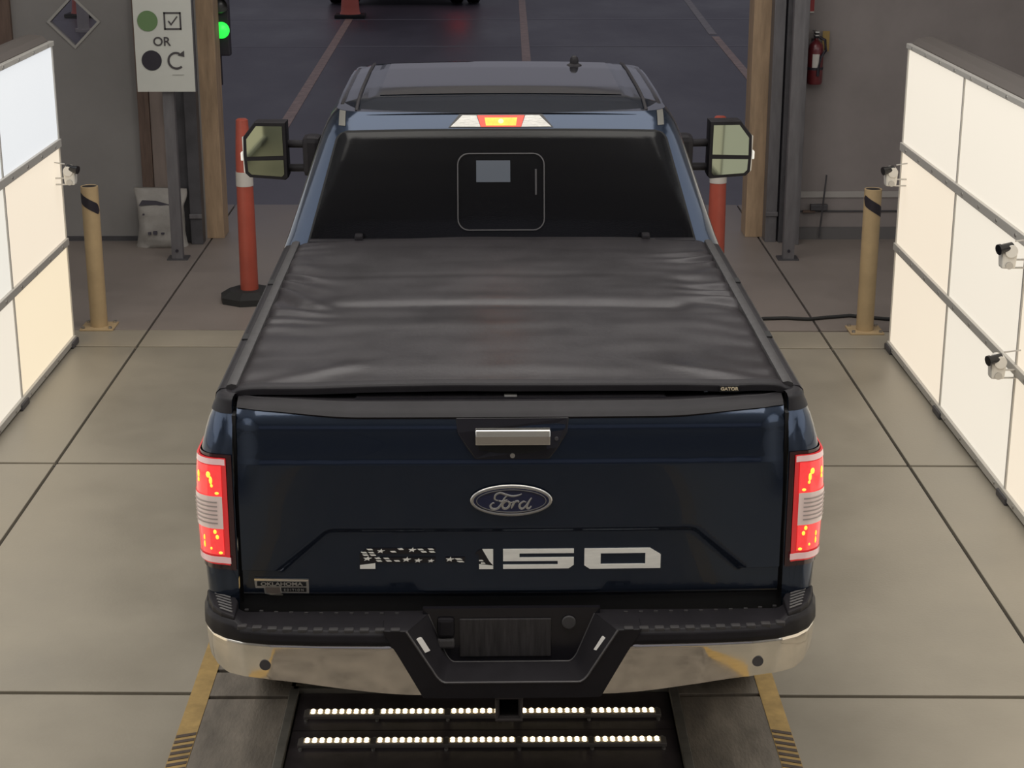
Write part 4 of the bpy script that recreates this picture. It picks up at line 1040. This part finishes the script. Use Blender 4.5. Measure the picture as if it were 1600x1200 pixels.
for s in (-1, 1):
    def chf(u, v):
        inner = lerp([(0.0, 0.288), (0.86, 0.372), (0.95, 0.385), (1.0, 0.412)], v)
        d = inner + (PL - inner) * (u ** 0.9)
        x, y, nx, ny = plan(d)
        zb = chrome_bot(x) + 0.02 * sstep(0.93, 1.0, x)
        z = zb + (CT - zb) * v
        k = 0.004 * (1 - (2 * v - 1) ** 2) - 0.010 * (1 - v) + (-0.006 * sstep(0.94, 1.0, v))
        x2 = x + nx * k; y2 = y + ny * k
        return (s * x2, y2, z)
    B().grid(chf, 60, 26).obj('chrome_face', M_chrome, bp, smooth=60)
    # black upper moulding: front wall + top step
    def blk(u, v):
        d = 0.335 + (PL - 0.335) * u; x, y, nx, ny = plan(d); iw = lerp([(0.0, 1.0), (0.86, 1.0), (0.94, 0.30), (1.1, 0.2)], x)
        prof = [(-0.030, CT - 0.02), (0.0, CT - 0.004), (0.006, CT + 0.010), (0.004, CT + 0.034), (-0.006, CT + 0.047), (-0.02, CT + 0.050), (-0.155, CT + 0.050), (-0.165, CT + 0.02)]
        k = v * (len(prof) - 1); i = min(int(k), len(prof) - 2); t = k - i
        o = prof[i][0] + (prof[i + 1][0] - prof[i][0]) * t; z = prof[i][1] + (prof[i + 1][1] - prof[i][1]) * t
        rise = 0.016 * sstep(0.875, 0.90, x) * (1 if v > 0.3 else 0)
        oc = max(o, -0.02); X = x + nx * oc; Y = y + ny * oc
        if o < -0.02:
            t2 = min(1, (-0.02 - o) / 0.135); X += (min(x, 0.905) - X) * t2; Y += (-0.026 - Y) * t2
        X -= max(0, 1 - u * 12) * max(0, min(1, (Y + 0.18) / 0.13)) * 0.064
        return (s * X, Y, z + rise)
    pad = B().grid(blk, 60, 28).obj('step_pad', M_black, bp, smooth=45)
    for k in range(11):
        x = 0.375 + k * 0.0495
        yy = lerp([(p[0], p[1]) for p in PLAN], x)
        B().box((s * x, yy + 0.012, CT + 0.044), (0.031, 0.022, 0.016), bev=0.004).obj('tread_rib', mat('pad_worn', (0.045, 0.042, 0.043), 0.5), pad)
        if k % 1 == 0: B().box((s * x, yy + 0.128, CT + 0.051), (0.012, 0.008, 0.006)).obj('tread_dot', MATS['pad_worn'], pad)
    # corner pad
    cp = [(0.895, -0.118), (0.942, -0.088), (0.974, -0.048), (0.996, 0.01), (1.004, 0.05), (1.000, 0.085), (0.93, 0.06), (0.895, -0.02)]
    cpo = B().prism([(s * x, y, CT + 0.078 + 0.02 * (y + 0.1) / 0.17) for x, y in cp], [(s * x, y, CT + 0.02) for x, y in cp]).obj('corner_pad', M_black, pad, bevel=0.006)
    for k in range(8):
        t = k / 7
        p0 = Vector((s * (0.905 + 0.024 * t), -0.092 + 0.125 * t, 0)); p1 = Vector((s * (0.948 + 0.040 * t), -0.066 + 0.130 * t, 0))
        p0.z = CT + 0.0805 + 0.02 * (p0.y + 0.1) / 0.17; p1.z = CT + 0.0805 + 0.02 * (p1.y + 0.1) / 0.17
        B().tube([p0, p1], 0.0032, 6).obj('pad_groove', mat('pad_rib', (0.12, 0.115, 0.115), 0.5), cpo)
    B().tube([(s * 1.0, 0.03, CT + 0.04), (s * 1.0, 0.06, CT + 0.085), (s * 0.985, 0.09, CT + 0.10)], 0.008).obj('corner_edge', M_black, cpo)
    # parking sensor
    x, y, nx, ny = plan(0.80)
    B().cyl((s * 0.797, -0.130, 0.618), (s * 0.798, -0.1575, 0.617), 0.0185, n=20).obj('parking_sensor', M_dksteel, bp)
# centre recess
def pocket(xt, xb, zt, zb_, r, n=6):
    P = [(-xt, zt)]
    for k in range(n + 1):
        t = k / n; P.append((-(xb + r * (1 - t) * 0.55) + r * 0.45 * t, zb_ + r * (1 - t) ** 2))
    P += [(-x, z) for x, z in reversed(P)]
    return P
lipP = pocket(0.338, 0.232, CT + 0.052, 0.566, 0.045)
inP = pocket(0.272, 0.200, CT + 0.050, 0.574, 0.03)
outP = [(-0.415, CT + 0.052), ] + [(-0.378, 0.680)] * 1 + [(-0.372, 0.670)] + [(-0.34, 0.61)] + [(-0.31, 0.553)] + [(-0.288, 0.510)] + [(-0.24, 0.508)] + [(-0.15, 0.507)]
outP = outP[:8] + [(-x, z) for x, z in reversed(outP[:8])]
cr = empty('centre_recess', (0, 0, 0)); cr.parent = bp
b = B()
def ring3(P, y): return [(x, y, z) for x, z in P]
b.loft([ring3(outP, -0.10), ring3(outP, -0.186), ring3(lipP, -0.192), ring3(inP, -0.055)], caps=False, closed=False)
b.obj('surround', M_black, cr, smooth=35)
B().tube(ring3([(x, z) for x, z in lipP], -0.191), 0.004, 6).obj('lip_edge', mat('lip_highlight_grey', (0.06, 0.056, 0.058), 0.45), cr, smooth=60)  # lighter tube paints in the highlight along the recess lip
B().tube(ring3(inP, -0.056), 0.0028, 6).obj('inner_edge', MATS['lip_highlight_grey'], cr, smooth=60)  # inner rim highlight, likewise set in lighter grey
B().box((0, -0.045, 0.665), (0.58, 0.02, 0.20)).obj('back_plate', M_black_gloss, cr)
B().box((-0.02, -0.058, 0.662), (0.30, 0.008, 0.135), bev=0.003).obj('plate_mount', mat('dusty_black', (0.030, 0.027, 0.028), 0.5, var=0.5, vscale=14, stretch=(6, 1, 0.6)), cr)
B().cyl((0.188, -0.055, 0.716), (0.188, -0.066, 0.716), 0.023, n=24).obj('round_plug', mat('plug_grey', (0.055, 0.052, 0.053), 0.5), cr, bevel=0.003)
cn = B().box((-0.215, -0.06, 0.70), (0.056, 0.02, 0.07), bev=0.012).obj('connector_cover', M_black, cr)
B().box((-0.215, -0.06, 0.645), (0.056, 0.02, 0.035), bev=0.008).obj('connector_flap', MATS['lip_highlight_grey'], cn)
for s in (-1, 1):
    a_ = Vector((s * 0.298, -0.160, 0.708)); c_ = Vector((s * 0.272, -0.160, 0.662))
    d = (c_ - a_).normalized(); sd = Vector((s * 0.008, -0.008, 0))
    B().prism([a_ - sd, c_ - sd, c_ + sd, a_ + sd], [p + Vector((s * 0.006, 0.006, 0)) for p in (a_ - sd, c_ - sd, c_ + sd, a_ + sd)]).obj('plate_lamp', mat('plate_lamp', (0.6, 0.58, 0.55), 0.3), cr)
# dark gap under the tailgate
B().box((0, 0.06, 0.745), (1.8, 0.06, 0.10)).obj('rear_sill', M_seam, TK)
# hitch receiver
ht = empty('hitch_receiver', (-0.010, 0, 0)); ht.parent = TK
b = B()
for cx_, cz_, sx_, sz_ in ((0, 0.036, 0.078, 0.010), (0, -0.036, 0.078, 0.010), (0.036, 0, 0.010, 0.062), (-0.036, 0, 0.010, 0.062)): b.box((cx_, 0.05, 0.458 + cz_), (sx_, 0.42, sz_))
b.obj('square_tube', mat('hitch_steel', (0.05, 0.043, 0.042), 0.5, 0.3), ht, bevel=0.003)
b = B()
for cx_, cz_, sx_, sz_ in ((0, 0.040, 0.090, 0.010), (0, -0.040, 0.090, 0.010), (0.040, 0, 0.010, 0.072), (-0.040, 0, 0.010, 0.072)): b.box((cx_, -0.155, 0.458 + cz_), (sx_, 0.03, sz_))
b.obj('collar', MATS['hitch_steel'], ht, bevel=0.003)
B().box((0, 0.22, 0.46), (1.1, 0.07, 0.07)).obj('cross_tube', M_under, ht)

# ---- tow mirrors
for s in (-1, 1):
    mr = empty('tow_mirror', (s * 1.25, 4.12, 1.555)); mr.parent = TK
    mr.rotation_euler = (math.radians(4), 0, s * math.radians(5))
    mr['label'] = ('left' if s < 0 else 'right') + ' extended tow mirror'
    out = [(-0.118, 0.160), (0.05, 0.160), (0.118, 0.075), (0.122, -0.02), (0.118, -0.125), (0.095, -0.148), (-0.10, -0.160), (-0.118, -0.145)]
    P = [(s * x, z) for x, z in out]
    B().loft([[(x * k, y, z * k) for x, z in P] for y, k in ((-0.035, 0.97), (-0.02, 1.0), (0.06, 0.97), (0.12, 0.80), (0.145, 0.5))]).obj('housing', M_black, mr, smooth=35)
    ug = [(-0.098, 0.138), (0.042, 0.138), (0.098, 0.066), (0.100, -0.030), (-0.098, -0.022)]
    lg = [(-0.098, -0.046), (0.100, -0.052), (0.097, -0.112), (0.08, -0.128), (-0.085, -0.138), (-0.098, -0.125)]
    for nm, g in (('upper_mirror', ug), ('lower_mirror', lg)):
        B().prism([(s * x, -0.0385, z) for x, z in g], [(s * x, -0.030, z) for x, z in g]).obj(nm, M_mirror, mr)
    B().loft([[(s * 0.116, y, z) for y, z in ((-0.02, 0.08), (0.06, 0.07), (0.06, -0.12), (-0.02, -0.13))], [(s * 0.128, y, z) for y, z in ((-0.01, 0.07), (0.05, 0.06), (0.05, -0.11), (-0.01, -0.12))]]).obj('skull_cap', M_silver, mr)
    B().box((s * 0.132, 0.0, -0.035), (0.014, 0.04, 0.045), bev=0.005).obj('marker_lamp', M_amber_white, mr)
    B().cyl((-s * 0.11, 0.03, 0.028), (-s * 0.22, 0.02, 0.030), 0.021, n=14).obj('upper_arm', M_black, mr, smooth=40)
    B().cyl((-s * 0.10, 0.03, -0.105), (-s * 0.22, 0.02, -0.100), 0.021, n=14).obj('lower_arm', M_black, mr, smooth=40)
    B().box((-s * 0.25, 0.02, -0.03), (0.10, 0.12, 0.22), bev=0.03).obj('arm_bracket', M_black, mr)
